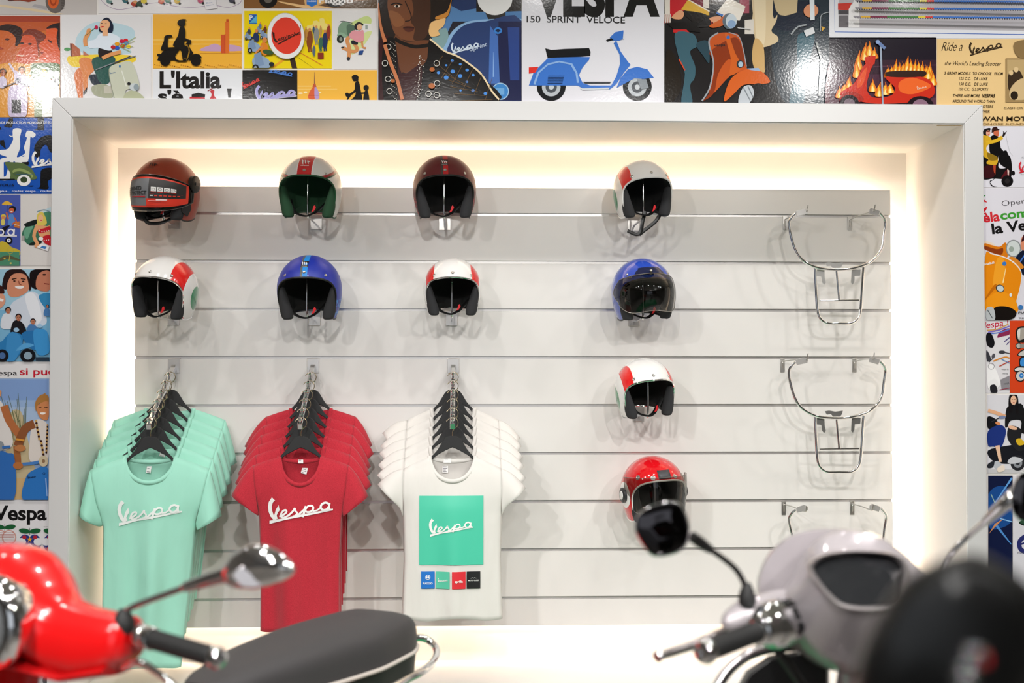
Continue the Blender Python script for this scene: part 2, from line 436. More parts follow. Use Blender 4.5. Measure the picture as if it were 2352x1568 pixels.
HM = dict(italian=hmat('helmet_white_red_green', '#f0eeec', .16, pat_italian),
          tricolor=hmat('helmet_red_stripe_on_white', '#e4e2df', .22, pat_tricolor),
          maroon=hmat('helmet_matt_maroon', '#5a0c14', .42, pat_stripe('#5e0d15', '#3d3833', '#b5161b', -.016, -.0075, .0125), .15),
          blue=hmat('helmet_matt_blue', '#1a2e96', .42, pat_stripe('#1b2f9c', '#54585c', '#1d86d6', -.016, -.0075, .0125), .15),
          gblue=hmat('helmet_gloss_blue', '#2c4cb4', .1), red=hmat('helmet_gloss_red', '#d3121c', .1, pat_red),
          orange=hmat('helmet_matt_orange_red', '#9c3418', .38, None, .2))
GREENT = M('green_trim', '#174a2a', .5); GREENC = M('green_liner_cloth', '#1c4228', .9)
WHT = M('white_decal', '#efeeec', .4); DKD = M('dark_decal', '#1d1c1c', .4)
def visor_mat(name, col, a, rough=.02):
    m = bpy.data.materials.new(name); m.use_nodes = True; t = m.node_tree; MATS[name] = m
    for n in list(t.nodes): t.nodes.remove(n)
    out = t.nodes.new('ShaderNodeOutputMaterial'); mx = t.nodes.new('ShaderNodeMixShader'); tr = t.nodes.new('ShaderNodeBsdfTransparent')
    gl = t.nodes.new('ShaderNodeBsdfGlossy'); gl.inputs['Roughness'].default_value = rough; tr.inputs[0].default_value = (*lin(col), 1)
    lw = t.nodes.new('ShaderNodeLayerWeight'); lw.inputs[0].default_value = .5; fr = t.nodes.new('ShaderNodeMath'); fr.operation = 'POWER'; fr.inputs[1].default_value = 4; t.links.new(lw.outputs['Facing'], fr.inputs[0])
    ad = t.nodes.new('ShaderNodeMath'); ad.operation = 'ADD'; ad.use_clamp = True; ad.inputs[1].default_value = a; ml = t.nodes.new('ShaderNodeMath'); ml.operation = 'MULTIPLY'; ml.inputs[1].default_value = .6
    t.links.new(fr.outputs[0], ml.inputs[0]); t.links.new(ml.outputs[0], ad.inputs[0]); t.links.new(ad.outputs[0], mx.inputs[0])
    t.links.new(tr.outputs[0], mx.inputs[1]); t.links.new(gl.outputs[0], mx.inputs[2]); t.links.new(mx.outputs[0], out.inputs[0]); return m
SMOKE = visor_mat('smoke_visor', '#aaa69e', .05); CLEAR = visor_mat('clear_visor', '#c2bfba', .05); TINT = visor_mat('dark_tinted_visor', '#3c3b3c', .04)
def logo_mark(A, c, x, y, k):
    for dx, h in ((-.0105, .0145), (-.001, .013), (.0075, .0115)):
        A.poly(c, *[(x+(dx+p)*k, y+q*k) for p, q in ((-.003, h*.62), (.0005, h*.35), (.0006, -h*.25), (.005, -h*.62), (.0015, -h*.3), (.0012, h*.2))])
        A.poly(c, *[(x+(dx+p)*k, y+q*k) for p, q in ((-.003, h*.62), (.0025, h*.42), (.0036, -h*.1), (.005, -h*.62), (.0005, -h*.2))])
    A.rect(c, x+.006*k, y+.003*k, x+.0155*k, y+.0005*k)
def helmet(name, label, pos, wpx, rot, mat, trim, liner=LINER, logo=None, snaps=True, visor=None, emblem=None, pad=LINER2, straps=()):
    Y = pos[1]; a = wpx*(5.6+Y-.02)/FPX/2
    abc = (a, a*1.14, a*1.06)
    h = thing(name, label, 'helmet', pos, rot)
    g = G(); rings, tip = fan(RIM, 18, abc, 1.0); close_fan(g, rings, tip)
    inner = fan(RIM, 8, abc, .965)
    g.loft([rings[0], inner[0][0]], cap=False)
    g.build('shell', mat, h, angle=60)
    g = G(); g.tube([shell_pt(d, *abc, .992) for d in RIM], .0036, 8, closed=True); g.build('edge_trim', trim, h)
    # lining: a padded roll inside the edge, then the dark bowl
    g = G(); rr = []
    for t, s in ((.0, .975), (.012, .955), (.03, .90), (.075, .83), (.10, .80)):
        r, _ = fan(RIM, 1, abc, s, f0=t); rr.append(r[0])
    more, tip = fan(RIM, 10, abc, .80, f0=.10); close_fan(g, rr+more[1:], tip); g.build('lining', liner, h, angle=80)
    for s in (-1, 1):                                       # cheek pads
        g = G(); P = []
        for z, x, wd in ((.015, .80, .012), (-.02, .765, .02), (-.055, .715, .028), (-.085, .655, .032), (-.106, .625, .029), (-.113, .62, .018)):
            zz = z*a/.122; P.append((s*x*a, -.045*a/.122-.0, zz, wd))
        rings = [[Vector((x+wd*.8*math.cos(q)*a/.122, y+.03*math.sin(q), z)) for q in [2*math.pi*j/12 for j in range(12)]] for x, y, z, wd in P]
        g.loft(rings); g.build('cheek_pad', pad, h, sub=1)
    g = G(); g.lathe([(.03, -.006), (.05, .0), (.052, .012), (.03, .022)], Matrix.Translation((0, -.01, abc[2]*.66)), 20); g.build('crown_pad', LINER2, h)
    if snaps:
        for x in (-.62, 0, .62):
            z = abc[2]*(.52 if x == 0 else .43); p = Vector((x*a, front_y(abc, x*a, z), z))
            nn = Vector((p.x/abc[0]**2, p.y/abc[1]**2, p.z/abc[2]**2)).normalized()
            g = G(); g.lathe([(.0058, -.001), (.0062, .0014), (.0045, .003), (.0022, .0022), (.0005, .002)], Matrix.Translation(p) @ nn.to_track_quat('Z', 'Y').to_matrix().to_4x4(), 14)
            g.build('snap', STEEL, h)
    # chin strap and its red pull tab
    g = G(); zb = -abc[2]*.80
    g.tube(cr([(-.62*a, -.02, -.35*a), (-.45*a, -.045, zb*.85), (-.1*a, -.06, zb*1.02), (.12*a, -.05, zb*.95), (.3*a, -.03, zb*.8), (.6*a, -.01, -.35*a)], 5), .0085, 8, flat=.22, up=(0, -.4, 1))
    g.build('chin_strap', BLACKP, h)
    g = G(); g.prism([(.16*a+x*a*.7, -.062, zb*.80+z*a*.6) for x, z in ((-.05, -.12), (.06, -.08), (.17, .12), (.12, .26), (.05, .2), (.02, .04))], (0, .006, 0)); g.build('red_tab', REDTAB, h, bevel=.001)
    if logo:
        col, box, x0 = logo[:3]; g = G(); k = a/.122
        A = Art(g, lambda x, z, q: Vector((x, front_y(abc, x, z, 1.006)-q*2, z)), .0001)
        z = abc[2]*(logo[3] if len(logo) > 3 else .755)
        if box: A.poly('#1b1a1a', *[(x0+x*k, z+y*k) for x, y in ((-.0135, -.0105), (-.0045, -.0105), (.0045, -.0105), (.0135, -.0105), (.0135, .0), (.0135, .0105), (.0045, .0105), (-.0045, .0105), (-.0135, .0105), (-.0135, 0))])
        logo_mark(A, col, x0-.001, z+.0015, k*(.78 if box else 1.15))
        for j in range(9):
            A.rect(col, x0+(-.0105+j*.0024)*k*(1 if box else 1.5), z-.0072*k*(1 if box else 1.6), x0+(-.009+j*.0024)*k*(1 if box else 1.5), z-.0087*k*(1 if box else 1.55))
        g.build('maker_emblem', PRINT, h)
    for P in straps:
        g = G(); g.tube(cr(P, 5), .0075, 8, flat=.24, up=(0, -1, .3)); g.build('loose_strap', BLACKP, h)
    if visor: visor(h, a, abc)
    return h, a, abc
PRINT = M('printed_ink', '#ffffff', .45); nb = NB(PRINT)
at_ = PRINT.node_tree.nodes.new('ShaderNodeVertexColor'); at_.layer_name = 'Col'; nb.color(at_.outputs[0])
def bubble(h, a, abc):
    g = G(); rows = []                                     # bulging face bubble
    for i in range(15):
        v = i/14; row = []
        for j in range(25):
            u = -1+2*j/24
            th = R(80)*u*(.84+.16*math.sin(math.pi*min(1, v*1.1))); z = abc[2]*(.52-1.17*v+.30*v*v*abs(u)**3.5-.16*u*u*(1-v)+(.06*v**6*math.cos(u*math.pi*1.3)))
            zz = z/abc[2]; k = math.sqrt(max(.05, 1-max(0, zz)**2)); bul = 1.04+.26*math.sin(math.pi*min(1, max(0, v*1.02)))**.8*math.cos(th*.95)
            row.append(Vector((a*k*math.sin(th)*(1.02+.03*math.sin(math.pi*v)), -abc[1]*k*math.cos(th)*bul, z)))
        rows.append(row)
    g.grid(rows); v = g.build('visor', SMOKE, h)
    g = G(); g.tube(rows[0]+[r[-1] for r in rows[1:]]+rows[-1][::-1][1:]+[r[0] for r in rows[::-1][1:-1]], .0016, 6, closed=True); g.build('visor_edge', M('visor_edge', '#8e8a84', .15, .6), v)
    g = G(); P = []                                         # flip band above it
    for i in range(3):
        zz = abc[2]*(.72-.11*i)
        P.append([Vector((abc[0]*1.02*math.sqrt(1-(zz/abc[2])**2)*math.sin(R(t)), -abc[1]*1.05*math.sqrt(1-(zz/abc[2])**2)*math.cos(R(t)), zz-.03*(t/80)**2)) for t in range(-80, 81, 8)])
    g.grid(P); g.build('visor_band', SMOKE, h)
    for t in (-52, 0, 52):
        zz = abc[2]*.60; k = math.sqrt(1-(zz/abc[2])**2)
        g = G(); g.sphere((abc[0]*1.06*k*math.sin(R(t)), -abc[1]*1.09*k*math.cos(R(t)), zz-.03*(t/80)**2), .0058, 12, 8); g.build('snap', STEEL, h)
def flatvisor(h, a, abc):
    g = G(); rows = []
    for i in range(12):
        v = i/11
        rows.append([Vector((a*1.02*(1-.10*v*v)*math.sin(R(t)), -abc[1]*(1.03+.04*math.sin(math.pi*v))*(1-.06*v*v)*math.cos(R(t))-.004, abc[2]*(.46-1.05*v-(.14 if v > .5 else 0)*(v-.5)*math.cos(R(t))*2)+.02*a*math.cos(R(t)*1.2)+abc[2]*.34*v*v*abs(t/84)**4)) for t in range(-84, 85, 7)])
    g.grid(rows); v = g.build('visor', CLEAR, h)
    g = G(); g.tube(rows[0]+[r[-1] for r in rows[1:]]+rows[-1][::-1][1:]+[r[0] for r in rows[::-1][1:-1]], .0013, 6, closed=True); g.build('visor_edge', M('visor_edge', '#8e8a84', .15, .6), v)
    for s in (-1, 1):
        g = G(); m = Matrix.Translation((s*a*1.0, -.004, -.012)) @ Matrix.Rotation(s*R(90), 4, 'Y')
        g.lathe([(.03, -.004), (.03, .006), (.026, .009)], m, 24); p = g.build('visor_pivot', M('graphite_plastic', '#2c2c2e', .4), h)
        g = G(); g.lathe([(.017, .008), (.017, .0115), (.014, .0125)], m, 20); g.build('pivot_cap', WHITEP, p)
    for x in (-.72, -.36, .36, .72):
        z = abc[2]*.46; p = Vector((x*a, front_y(abc, x*a, z), z)); nn = Vector((p.x/abc[0]**2, p.y/abc[1]**2, p.z/abc[2]**2)).normalized()
        g = G(); g.lathe([(.0095, -.001), (.0098, .001), (.006, .0012), (.005, .0004)], Matrix.Translation(p) @ nn.to_track_quat('Z', 'Y').to_matrix().to_4x4(), 16); g.build('snap', STEEL, h)
    g = G(); rows = [[Vector((x*a, front_y(abc, x*a, z*abc[2], 1.004)-.001, z*abc[2])) for x in (-.2, -.1, 0, .1, .2)] for z in (.66, .54, .42)]
    g.grid(rows); g.build('brow_patch', M('grey_patch', '#454548', .5), h, solid=.001)
def bigvisor(h, a, abc):
    """wide visor still wearing its printed cardboard"""
    def V(t, z, k=1.0):
        zz = max(-1, min(1, z/abc[2])); q = math.sqrt(max(.05, 1-max(0, zz)**2*.75)) if z > 0 else 1-.16*zz*zz
        return Vector((a*1.015*q*k*math.sin(R(t)), -abc[1]*(1.06 if z < 0 else 1.06-.02*zz)*q*k*math.cos(R(t)), z))
    def top(t): return abc[2]*(.40-.30*(t/88)**2)
    def bot(t): return -abc[2]*(.66-.34*(abs(t)/88)**2.5)
    rows = [[V(t, top(t)+(bot(t)-top(t))*i/11) for t in range(-88, 89, 8)] for i in range(12)]
    g = G(); g.grid(rows); v = g.build('visor', TINT, h, solid=.002)
    g = G(); g.tube(rows[0]+[r[-1] for r in rows[1:]]+rows[-1][::-1][1:]+[r[0] for r in rows[::-1][1:-1]], .0014, 6, closed=True); g.build('visor_edge', MATS.get('visor_edge') or M('visor_edge', '#8e8a84', .15, .6), v)
    g = G(); A = Art(g, lambda t, f, q: V(t, top(t)+(bot(t)-top(t))*f, 1.012)-Vector((0, q*2.2, 0)), .0002)
    def sheet(c, t0, t1, f0, f1):
        nn = max(2, int(abs(t1-t0)/5)); A._c(c)
        g.grid([A._p([(t0+(t1-t0)*j/nn, f0+(f1-f0)*i/8) for j in range(nn+1)]) for i in range(9)]); A.k += 1
    sheet('#d8361f', -70, 76, .07, .90); sheet('#6c6e71', -66, 8, .115, .86); sheet('#2a2726', 8, 71, .115, .66); sheet('#d8341f', 4, 70, .66, .86)
    sheet('#d8341f', -66, -52, .36, .60)
    A.text('#1f1f20', 'DESIGNED', -49, .43, .10, 44, .02); A.text('#1f1f20', 'TO PROTECT', -49, .56, .10, 54, .02)
    sheet('#a81e28', -32, 3, .60, .635)
    for j in range(5):
        if j < 4: A.rect('#e4e2df', 13+j*11, .34, 22+j*11, .46); A.rect('#c22a1e', 13+j*11, .47, 22+j*11, .49); A.ring('#77726e', 17.5+j*11, .40, 2.4, 3.2, 12, .011)
    A.line('#b02a1e', .008, (12, .53), (67, .53))
    for j in range(7): A.rect('#d8341f' if j else '#cfcccb', 13+j*7.5, .565, 18+j*7.5, .60)
    A.rect('#ffffff', 10, .725, 40, .735); A.rect('#ffffff', 24, .69, 42, .712); A.rect('#7d1710', 12, .755, 32, .765)
    g.build('printed_card', PRINT, v)
    for s in (-1, 1):
        g = G(); m = Matrix.Translation((s*a*.98, .0, .03)) @ Matrix.Rotation(s*R(90), 4, 'Y')
        g.lathe([(.034, -.006), (.034, .009), (.029, .013), (.012, .014)], m, 24); p = g.build('visor_pivot', M('olive_black_plastic', '#2a2822', .35), h)
        g = G(); g.box(m @ Vector((0, 0, .016)), (.006, .03, .012)); g.build('pivot_lever', BLACKP, p)
    g = G(); g.prism([V(t, z, .985) for t, z in ((62, -.02), (80, -.03), (86, -.07), (80, -.10), (66, -.085))], (.004, -.002, 0)); g.build('side_vent', BLACKP, h)
def holder(xp, groove, hx, hy, hz, base_z, label):
    """chrome helmet stand hooked into a groove: plate, arm, upright rod, top ring"""
    z = GZ[groove]; x = xp
    t = thing('helmet_holder', label, 'helmet holder', (x, 0, z), group='chrome helmet holders on the slatwall')
    g = G(); g.box((0, -.003, -.036), (.049, .003, .062)); g.box((0, .002, -.003), (.049, .010, .003)); g.build('plate', PLATE, t, bevel=.001)
    b = base_z-z; dx = hx-x
    g = G(); g.tube(cr([(0, -.004, -.045), (dx*.3, hy*.35, b-.004), (dx*.8, hy*.85, b-.001), (dx, hy, b+.012), (dx, hy, hz-z)], 6), .0042, 10); g.build('rod', CHROME, t)
    g = G(); g.lathe([(.004, -.006), (.03, .0), (.034, .004), (.004, .008)], Matrix.Translation((dx, hy, hz-z)), 20); g.build('top_disc', CHROME, t)
HY = -.215
def hpos(px, py): p = at(px, py, HY); return (p.x, p.y, p.z)
HEL = [
 # label, centre px, width, (pitch, roll, yaw deg), kind, plate px, groove, rod px
 ('orange helmet', 'matt orange-red helmet behind a wide visor printed DESIGNED TO PROTECT, top left', (382, 440), 146, (2, 3, -20), 'orange', BLACKP, 398, 0, 376),
 ('a', 'white open-face helmet with wide red centre stripe and green edging, top row', (713, 434), 144, (6, 1, -5), 'tricolor', GREENT, 725, 0, 707),
 ('b', 'matt dark red open-face helmet with red stripe and black brow badge', (1021, 434), 146, (6, -1, 2), 'maroon', BLACKP, 1021, 0, 1020),
 ('c', 'white helmet with red side bands and long dangling strap, right end of top row', (1475, 438), 135, (4, -4, 12), 'italian', WHITEP, 1456, 0, 1477),
 ('d', 'white helmet with red side bands turned left, under the orange-red visored helmet', (380, 664), 144, (4, 4, -17), 'italian', CHROME, 398, 2, 364),
 ('e', 'matt royal blue open-face helmet with light blue stripe', (711, 664), 148, (6, 0, -3), 'blue', BLACKP, 722, 2, 705),
 ('f', 'white helmet with red side bands facing straight ahead, right of the blue striped helmet', (1039, 662), 134, (5, 0, 1), 'italian', CHROME, 1037, 2, 1038),
 ('g', 'glossy blue helmet with clear smoky bubble visor', (1475, 668), 143, (3, -3, 10), 'gblue', BLACKP, 1456, 2, 1477),
 ('h', 'white helmet with red side bands, between bubble-visor helmet and glossy red helmet', (1480, 893), 135, (5, -5, 12), 'italian', CHROME, 1466, 4, 1488),
 ('i', 'glossy red helmet with clear flat visor, lowest on the panel', (1500, 1124), 148, (2, -3, 14), 'red', WHITEP, 1488, 6, 1504)]
for i, (nm, lb, (px, py), wpx, (pi_, ro, ya), kind, trim, plx, gv, rodx) in enumerate(HEL):
    kw = {}
    if kind == 'tricolor': kw = dict(liner=GREENC, logo=('#f2efec', False, 0), pad=GREENC)
    if kind == 'maroon': kw = dict(logo=('#e8e4e0', True, -.001))
    if kind == 'blue': kw = dict(logo=('#e8e4e0', True, -.001))
    if kind == 'gblue': kw = dict(visor=bubble)
    if kind == 'red': kw = dict(visor=flatvisor, snaps=False)
    if kind == 'orange': kw = dict(visor=bigvisor, snaps=False, logo=('#1c0d0a', False, 0, .70))
    if nm == 'c': kw['straps'] = ([(-.005, -.04, -.085), (-.022, -.05, -.125), (-.032, -.05, -.165), (-.052, -.05, -.176), (-.088, -.05, -.160)], [(.062, -.035, -.095), (.035, -.05, -.125), (.004, -.05, -.148), (-.018, -.05, -.162), (-.040, -.048, -.178)])
    if nm == 'orange helmet': kw['straps'] = ([(-.078, -.045, -.08), (-.058, -.055, -.118), (-.030, -.055, -.132), (.02, -.05, -.126), (.066, -.03, -.10)],)
    P = hpos(px, py)
    h, a, abc = helmet('open_face_helmet' if not kw.get('visor') else 'visored_helmet', lb, P, wpx, (R(pi_), R(ro), R(ya)), HM[kind], trim, **kw)
    if kind == 'italian': h['group'] = 'white helmets with red side bands'
    pl = at(plx, 869, 0); rp = at(rodx, py, HY-.03); base = at(rodx, py+62, HY-.03)
    holder(pl.x, gv, rp.x, HY-.03, P[2]+abc[2]*.60, base.z, 'chrome helmet holder carrying the %s' % ' '.join(lb.split(',')[0].split()[:10]))
# ------------------------------------------------------------------ T-shirts on waterfall arms
def cloth(name, col, rough=.9, heather=None, sheer=0):
    m = M(name, col, rough, Sheen_Weight=.15); n = NB(m); n.xyz()
    if heather: n.color(n.ramp(n.noise(260, 4, stretch=(1, 1, 3.2)), col, heather, .35, .68))
    b1 = n.bump(n.noise(900, 2), .18, .0006)
    b2 = n.t.nodes.new('ShaderNodeBump'); b2.inputs['Strength'].default_value = .5; b2.inputs['Distance'].default_value = .022
    n.L.new(n.noise(9, 2.5, stretch=(1.3, 1, .42)), b2.inputs['Height']); n.L.new(b2.outputs[0], b1.inputs['Normal'])
    if sheer: m.node_tree.nodes['Principled BSDF'].inputs['Alpha'].default_value = 1-sheer
    return m
MINT = cloth('mint_jersey', '#a2e0ca'); RED = cloth('red_heather_jersey', '#c62c3c', .95, '#a91d2c'); WHITE = cloth('white_jersey', '#e9e5df', .9, None, .10)
HANG = M('matt_black_hanger', '#141415', .55); GOLDW = M('hook_wire', '#b9a98c', .22, 1)
def hanger(x, y, z, rz, label, group):
    t = thing('clothes_hanger', label, 'hanger', (x, y, z), (0, 0, rz), group)
    g = G(); P = [(0, 0), (.014, -.0015), (.027, -.008), (.038, -.021), (.052, -.045), (.068, -.066), (.10, -.096), (.15, -.132), (.165, -.146), (.160, -.153), (.145, -.148), (.10, -.116), (.07, -.083), (.035, -.061), (0, -.044)]
    P = cr([(a, b, 0) for a, b in P], 3); pts = [Vector((p.x, 0, p.y)) for p in P]; full = pts+[Vector((-p.x, 0, p.z)) for p in pts[-2:0:-1]]
    g.prism(full, (0, .011, 0)); g.build('hanger_body', HANG, t, bevel=.002)
    g = G(); g.tube(cr([(0, 0, -.004), (0, 0, .014), (.006, 0, .026), (.018, 0, .038), (.021, 0, .054), (.012, 0, .068), (-.003, 0, .071), (-.015, 0, .064), (-.023, 0, .056)], 5), .0016, 8); g.build('hook', GOLDW, t)
    return t
def shirt_geo(S):
    """S: neck half width nw, neck drop nd, shoulder (sx,sz), armpit (ax,az), waist (wx,wz), hem (hx,hz), sleeve outer (ex,ez) inner (ix,iz)"""
    ph = S.get('ph', 0); dp = S.get('dp', 1)
    az, wz, hz = S['az'], S['wz'], S['hz']
    def ztop(x, front):
        ax_ = abs(x); nw = S['nw']
        if ax_ < nw: return -(S['nd'] if front else .012)*math.sqrt(max(0, 1-(ax_/nw)**2)) - .004
        return -.004+(S['sz']+.004)*((ax_-nw)/(S['sx']-nw))**1.15
    def half(z):
        if z > az: return S['ax']+(S['sx']-S['ax'])*((z-az)/(S['sz']-az)) if z < S['sz'] else S['sx']
        return interp(z, [hz, wz, az], [S['hx'], S['wx'], S['ax']])
    def fold(x, z):
        k = max(0, min(1, (-.10-z)/.35)); return k*(.015*math.sin(x*30+ph)+.009*math.sin(x*57+ph*2.3+z*2))*dp
    def yf(x, z, front=True):
        h = max(.05, half(z)); t = max(-1, min(1, x/h)); th = interp(z, [hz, -.2, -.06, 0], [.042, .048, .030, .006])
        th *= S.get('tk', 1)
        if z > az:
            m = (S['sz']+az)/2; hf = (S['sz']-az)/2; ye = .026*math.sqrt(max(0, 1-min(1, abs((z-m)/hf))**2)); k = min(1, (z-az)/.08)
            y0 = th*math.sqrt(max(0, 1-t*t*.98)); y1 = th*(1-t*t)+ye*t*t; y = y0*(1-k)+y1*k
        else: y = th*math.sqrt(max(0, 1-t*t*.98))
        return (-y-fold(x, z)) if front else (y*(.7 if z < az else 1)-fold(x, z)*.5)
    return ztop, half, yf
def shirt(S, mat, label, group, loc, rz, art=None, tags=(), name='t_shirt'):
    t = thing(name, label, 't-shirt', loc, (0, 0, rz), group); ztop, half, yf = shirt_geo(S)
    hz = S['hz']; sk = S.get('skew', 0)
    def P(u, tt, front):
        x = tt*S['sx']; zt = ztop(x, front); z = hz+(zt-hz)*u
        w = half(z) if u < .999 else S['sx']
        xx = tt*w; y = yf(xx, z, front) if (abs(tt) < .999 or S['az'] < z < S['sz']) else 0
        zz = z+(.006*math.sin(tt*5+S.get('ph', 0))*(1-u)**3)
        return Vector((xx+sk*(z-S['az'])*(1 if z < S['az'] else 0), y, zz))
    NU, NT = 34, 44; g = G(); ts = [-1+2*j/NT for j in range(NT+1)]
    us = [1-(1-i/NU)**1.0 for i in range(NU+1)]
    for fr in (True, False): g.grid([[P(u, tt, fr) for tt in ts] for u in us])
    for s in (-1, 1):                                       # sleeves grow out of the armholes
        a0 = Vector((s*S['sx'], 0, S['sz'])); a1 = Vector((s*S['ax'], 0, S['az'])); e = S['sl'] if s < 0 else S['sr']
        b0 = Vector((e[0], 0, e[1])); b1 = Vector((e[2], 0, e[3])); rings = []
        for i in range(9):
            v = i/8; p0 = a0.lerp(b0, v)+Vector((0, 0, .013*math.sin(math.pi*v))); p1 = a1.lerp(b1, v)+Vector((0, 0, -.004*math.sin(math.pi*v)))
            th = .026+.014*v; c = (p0+p1)/2; hv = (p0-p1)/2
            rings.append([c+hv*math.cos(q)+Vector((0, -th*math.sin(q)+.006*math.sin(q*3+S.get('ph', 0))*v, 0)) for q in [2*math.pi*j/20 for j in range(20)]])
        g.loft(rings, cap=False)
    g.build('shirt_body', mat, t, angle=180, solid=.0016)
    # collar: rib band round the neckline, dipping in front
    nw, nd = S['nw'], S['nd']; pf, pb, bw = [], [], .016
    for q in range(41):
        a = math.pi*q/40; x = -nw*math.cos(a); pf.append(Vector((x, yf(x, ztop(x*.999, True)-.004, True)*math.sin(a)**.5-.002, -.004-nd*math.sin(a))))
    for q in range(1, 40):
        a = math.pi*q/40; x = nw*math.cos(a); pb.append(Vector((x, yf(x, -.016, False)*math.sin(a)**.5+.002, -.004-.012*math.sin(a))))
    ring = pf+pb; g = G(); N = len(ring); rows = []
    for w_ in (-.0, .5, 1.0):
        row = []
        for i, p in enumerate(ring):
            fr = i < len(pf); q = p.copy(); a = math.atan2(abs(p.z+.004)*nw/(nd if fr else .012), abs(p.x)+1e-6)
            if fr: q += Vector((math.copysign(math.cos(a), p.x)*bw*w_, -.0025*math.sin(math.pi*w_)-.001, -math.sin(a)*bw*w_))
            else: q += Vector((math.copysign(math.cos(a), p.x)*bw*w_*.9, .002, -math.sin(a)*bw*w_))
            row.append(q)
        rows.append(row+[row[0]])
    g.grid(rows); g.build('collar', mat, t, angle=180, solid=.003)
    for k, (x, z, ww, hh, ro, dark) in enumerate(tags):
        g = G(); A = Art(g, lambda a, b, q: Vector((x+a*math.cos(ro)-b*math.sin(ro), yf(x, z, False)-.004-q*3, z+a*math.sin(ro)+b*math.cos(ro))))
        A.rect('#f2f0ee', -ww/2, -hh/2, ww/2, hh/2)
        for j in range(dark): A.rect('#66646a', -ww*.36, hh*(.36-.72*j/max(1, dark-1))-.0009, ww*(.1+.25*((j*7) % 3)/2), hh*(.36-.72*j/max(1, dark-1))+.0009)
        g.build('neck_tag', PRINT, t)
    if art:
        g = G(); A = Art(g, lambda x, z, q: Vector((x, yf(x-sk*(z-S['az'])*(1 if z < S['az'] else 0), z, True)-.0045-q, z)), .0003); art(A); g.build('chest_print', PRINT, t, angle=180)
    return t
BASE = dict(mint=dict(nw=.087, nd=.088, sx=.222, sz=-.052, ax=.172, az=-.262, wx=.163, wz=-.45, hx=.147, hz=-.80, sl=(-.262, -.222, -.200, -.262), sr=(.268, -.232, .178, -.285)),
            red=dict(nw=.073, nd=.098, sx=.182, sz=-.038, ax=.158, az=-.225, wx=.150, wz=-.40, hx=.150, hz=-.665, sl=(-.262, -.150, -.168, -.222), sr=(.258, -.158, .165, -.232)),
            white=dict(nw=.080, nd=.086, sx=.188, sz=-.052, ax=.190, az=-.235, wx=.186, wz=-.40, hx=.193, hz=-.625, sl=(-.287, -.112, -.196, -.205), sr=(.283, -.128, .198, -.205)))
def unit(A, k, cx, cz):
    """draw in y-down units of 1/k metre around (cx,cz) on the y-up shirt"""
    f = A.fn; B = Art(A.g, lambda x, y, q: f(cx+x*k, cz-y*k, q), A.step); B.k = A.k+1; return B
def art_script(cx, cz, w, c='#f4f2f0', rot=0):
    def f(A): B = unit(A, 1, cx, cz); B.script(c, 0, 0, w, rot)
    return f
def art_white(A):
    def patch(c, x0, z0, x1, z1, nx, nz):
        A._c(c); A.g.grid([A._p([(x0+(x1-x0)*i/nx, z0+(z1-z0)*j/nz) for i in range(nx+1)]) for j in range(nz+1)]); A.k += 1
    patch('#4bc7a6', -.126, -.152, .119, -.415, 16, 14)
    for x0, c in ((-.119, '#1a72c8'), (-.062, '#5bc6a6'), (-.001, '#dd2a35'), (.055, '#151416')): patch(c, x0, -.440, x0+.052, -.505, 5, 5)
    unit(A, 1, -.085, -.308).script('#f3f1ee', 0, 0, .168)
    B = unit(A, 1, 0, 0)
    B.poly('#f3f1ee', *[(-.093+.0105*math.cos(R(60*i+30)), .462+.0105*math.sin(R(60*i+30))) for i in range(6)])
    B.poly('#1a72c8', *[(-.093+.0082*math.cos(R(60*i+30)), .462+.0082*math.sin(R(60*i+30))) for i in range(6)])
    B.ell('#f3f1ee', -.0965, .462, .0028, .0036); B.ell('#f3f1ee', -.0895, .462, .0028, .0036)
    B.text('#f3f1ee', 'PIAGGIO', -.112, .4885, .0065, .037, .02)
    B.script('#f3f1ee', -.055, .481, .038, 3)
    B.text('#f3f1ee', 'aprilia', .0095, .4805, .0088, .031, .03)
    B.text('#f3f1ee', 'MOTO GUZZI', .0605, .4765, .0048, .041, .02); B.line('#f3f1ee', .0012, (.070, .466), (.078, .4635), (.081, .4665), (.084, .4635), (.092, .466))
words = ['nearest the viewer', 'second from the front', 'third from the front', 'fourth from the front', 'fifth from the front', 'hindmost against the panel']
ARMS = (('mint', MINT, 400, .0), ('red', RED, 719, .0), ('white', WHITE, 1041, .0))
CN = dict(mint='mint green', red='heathered red', white='white')
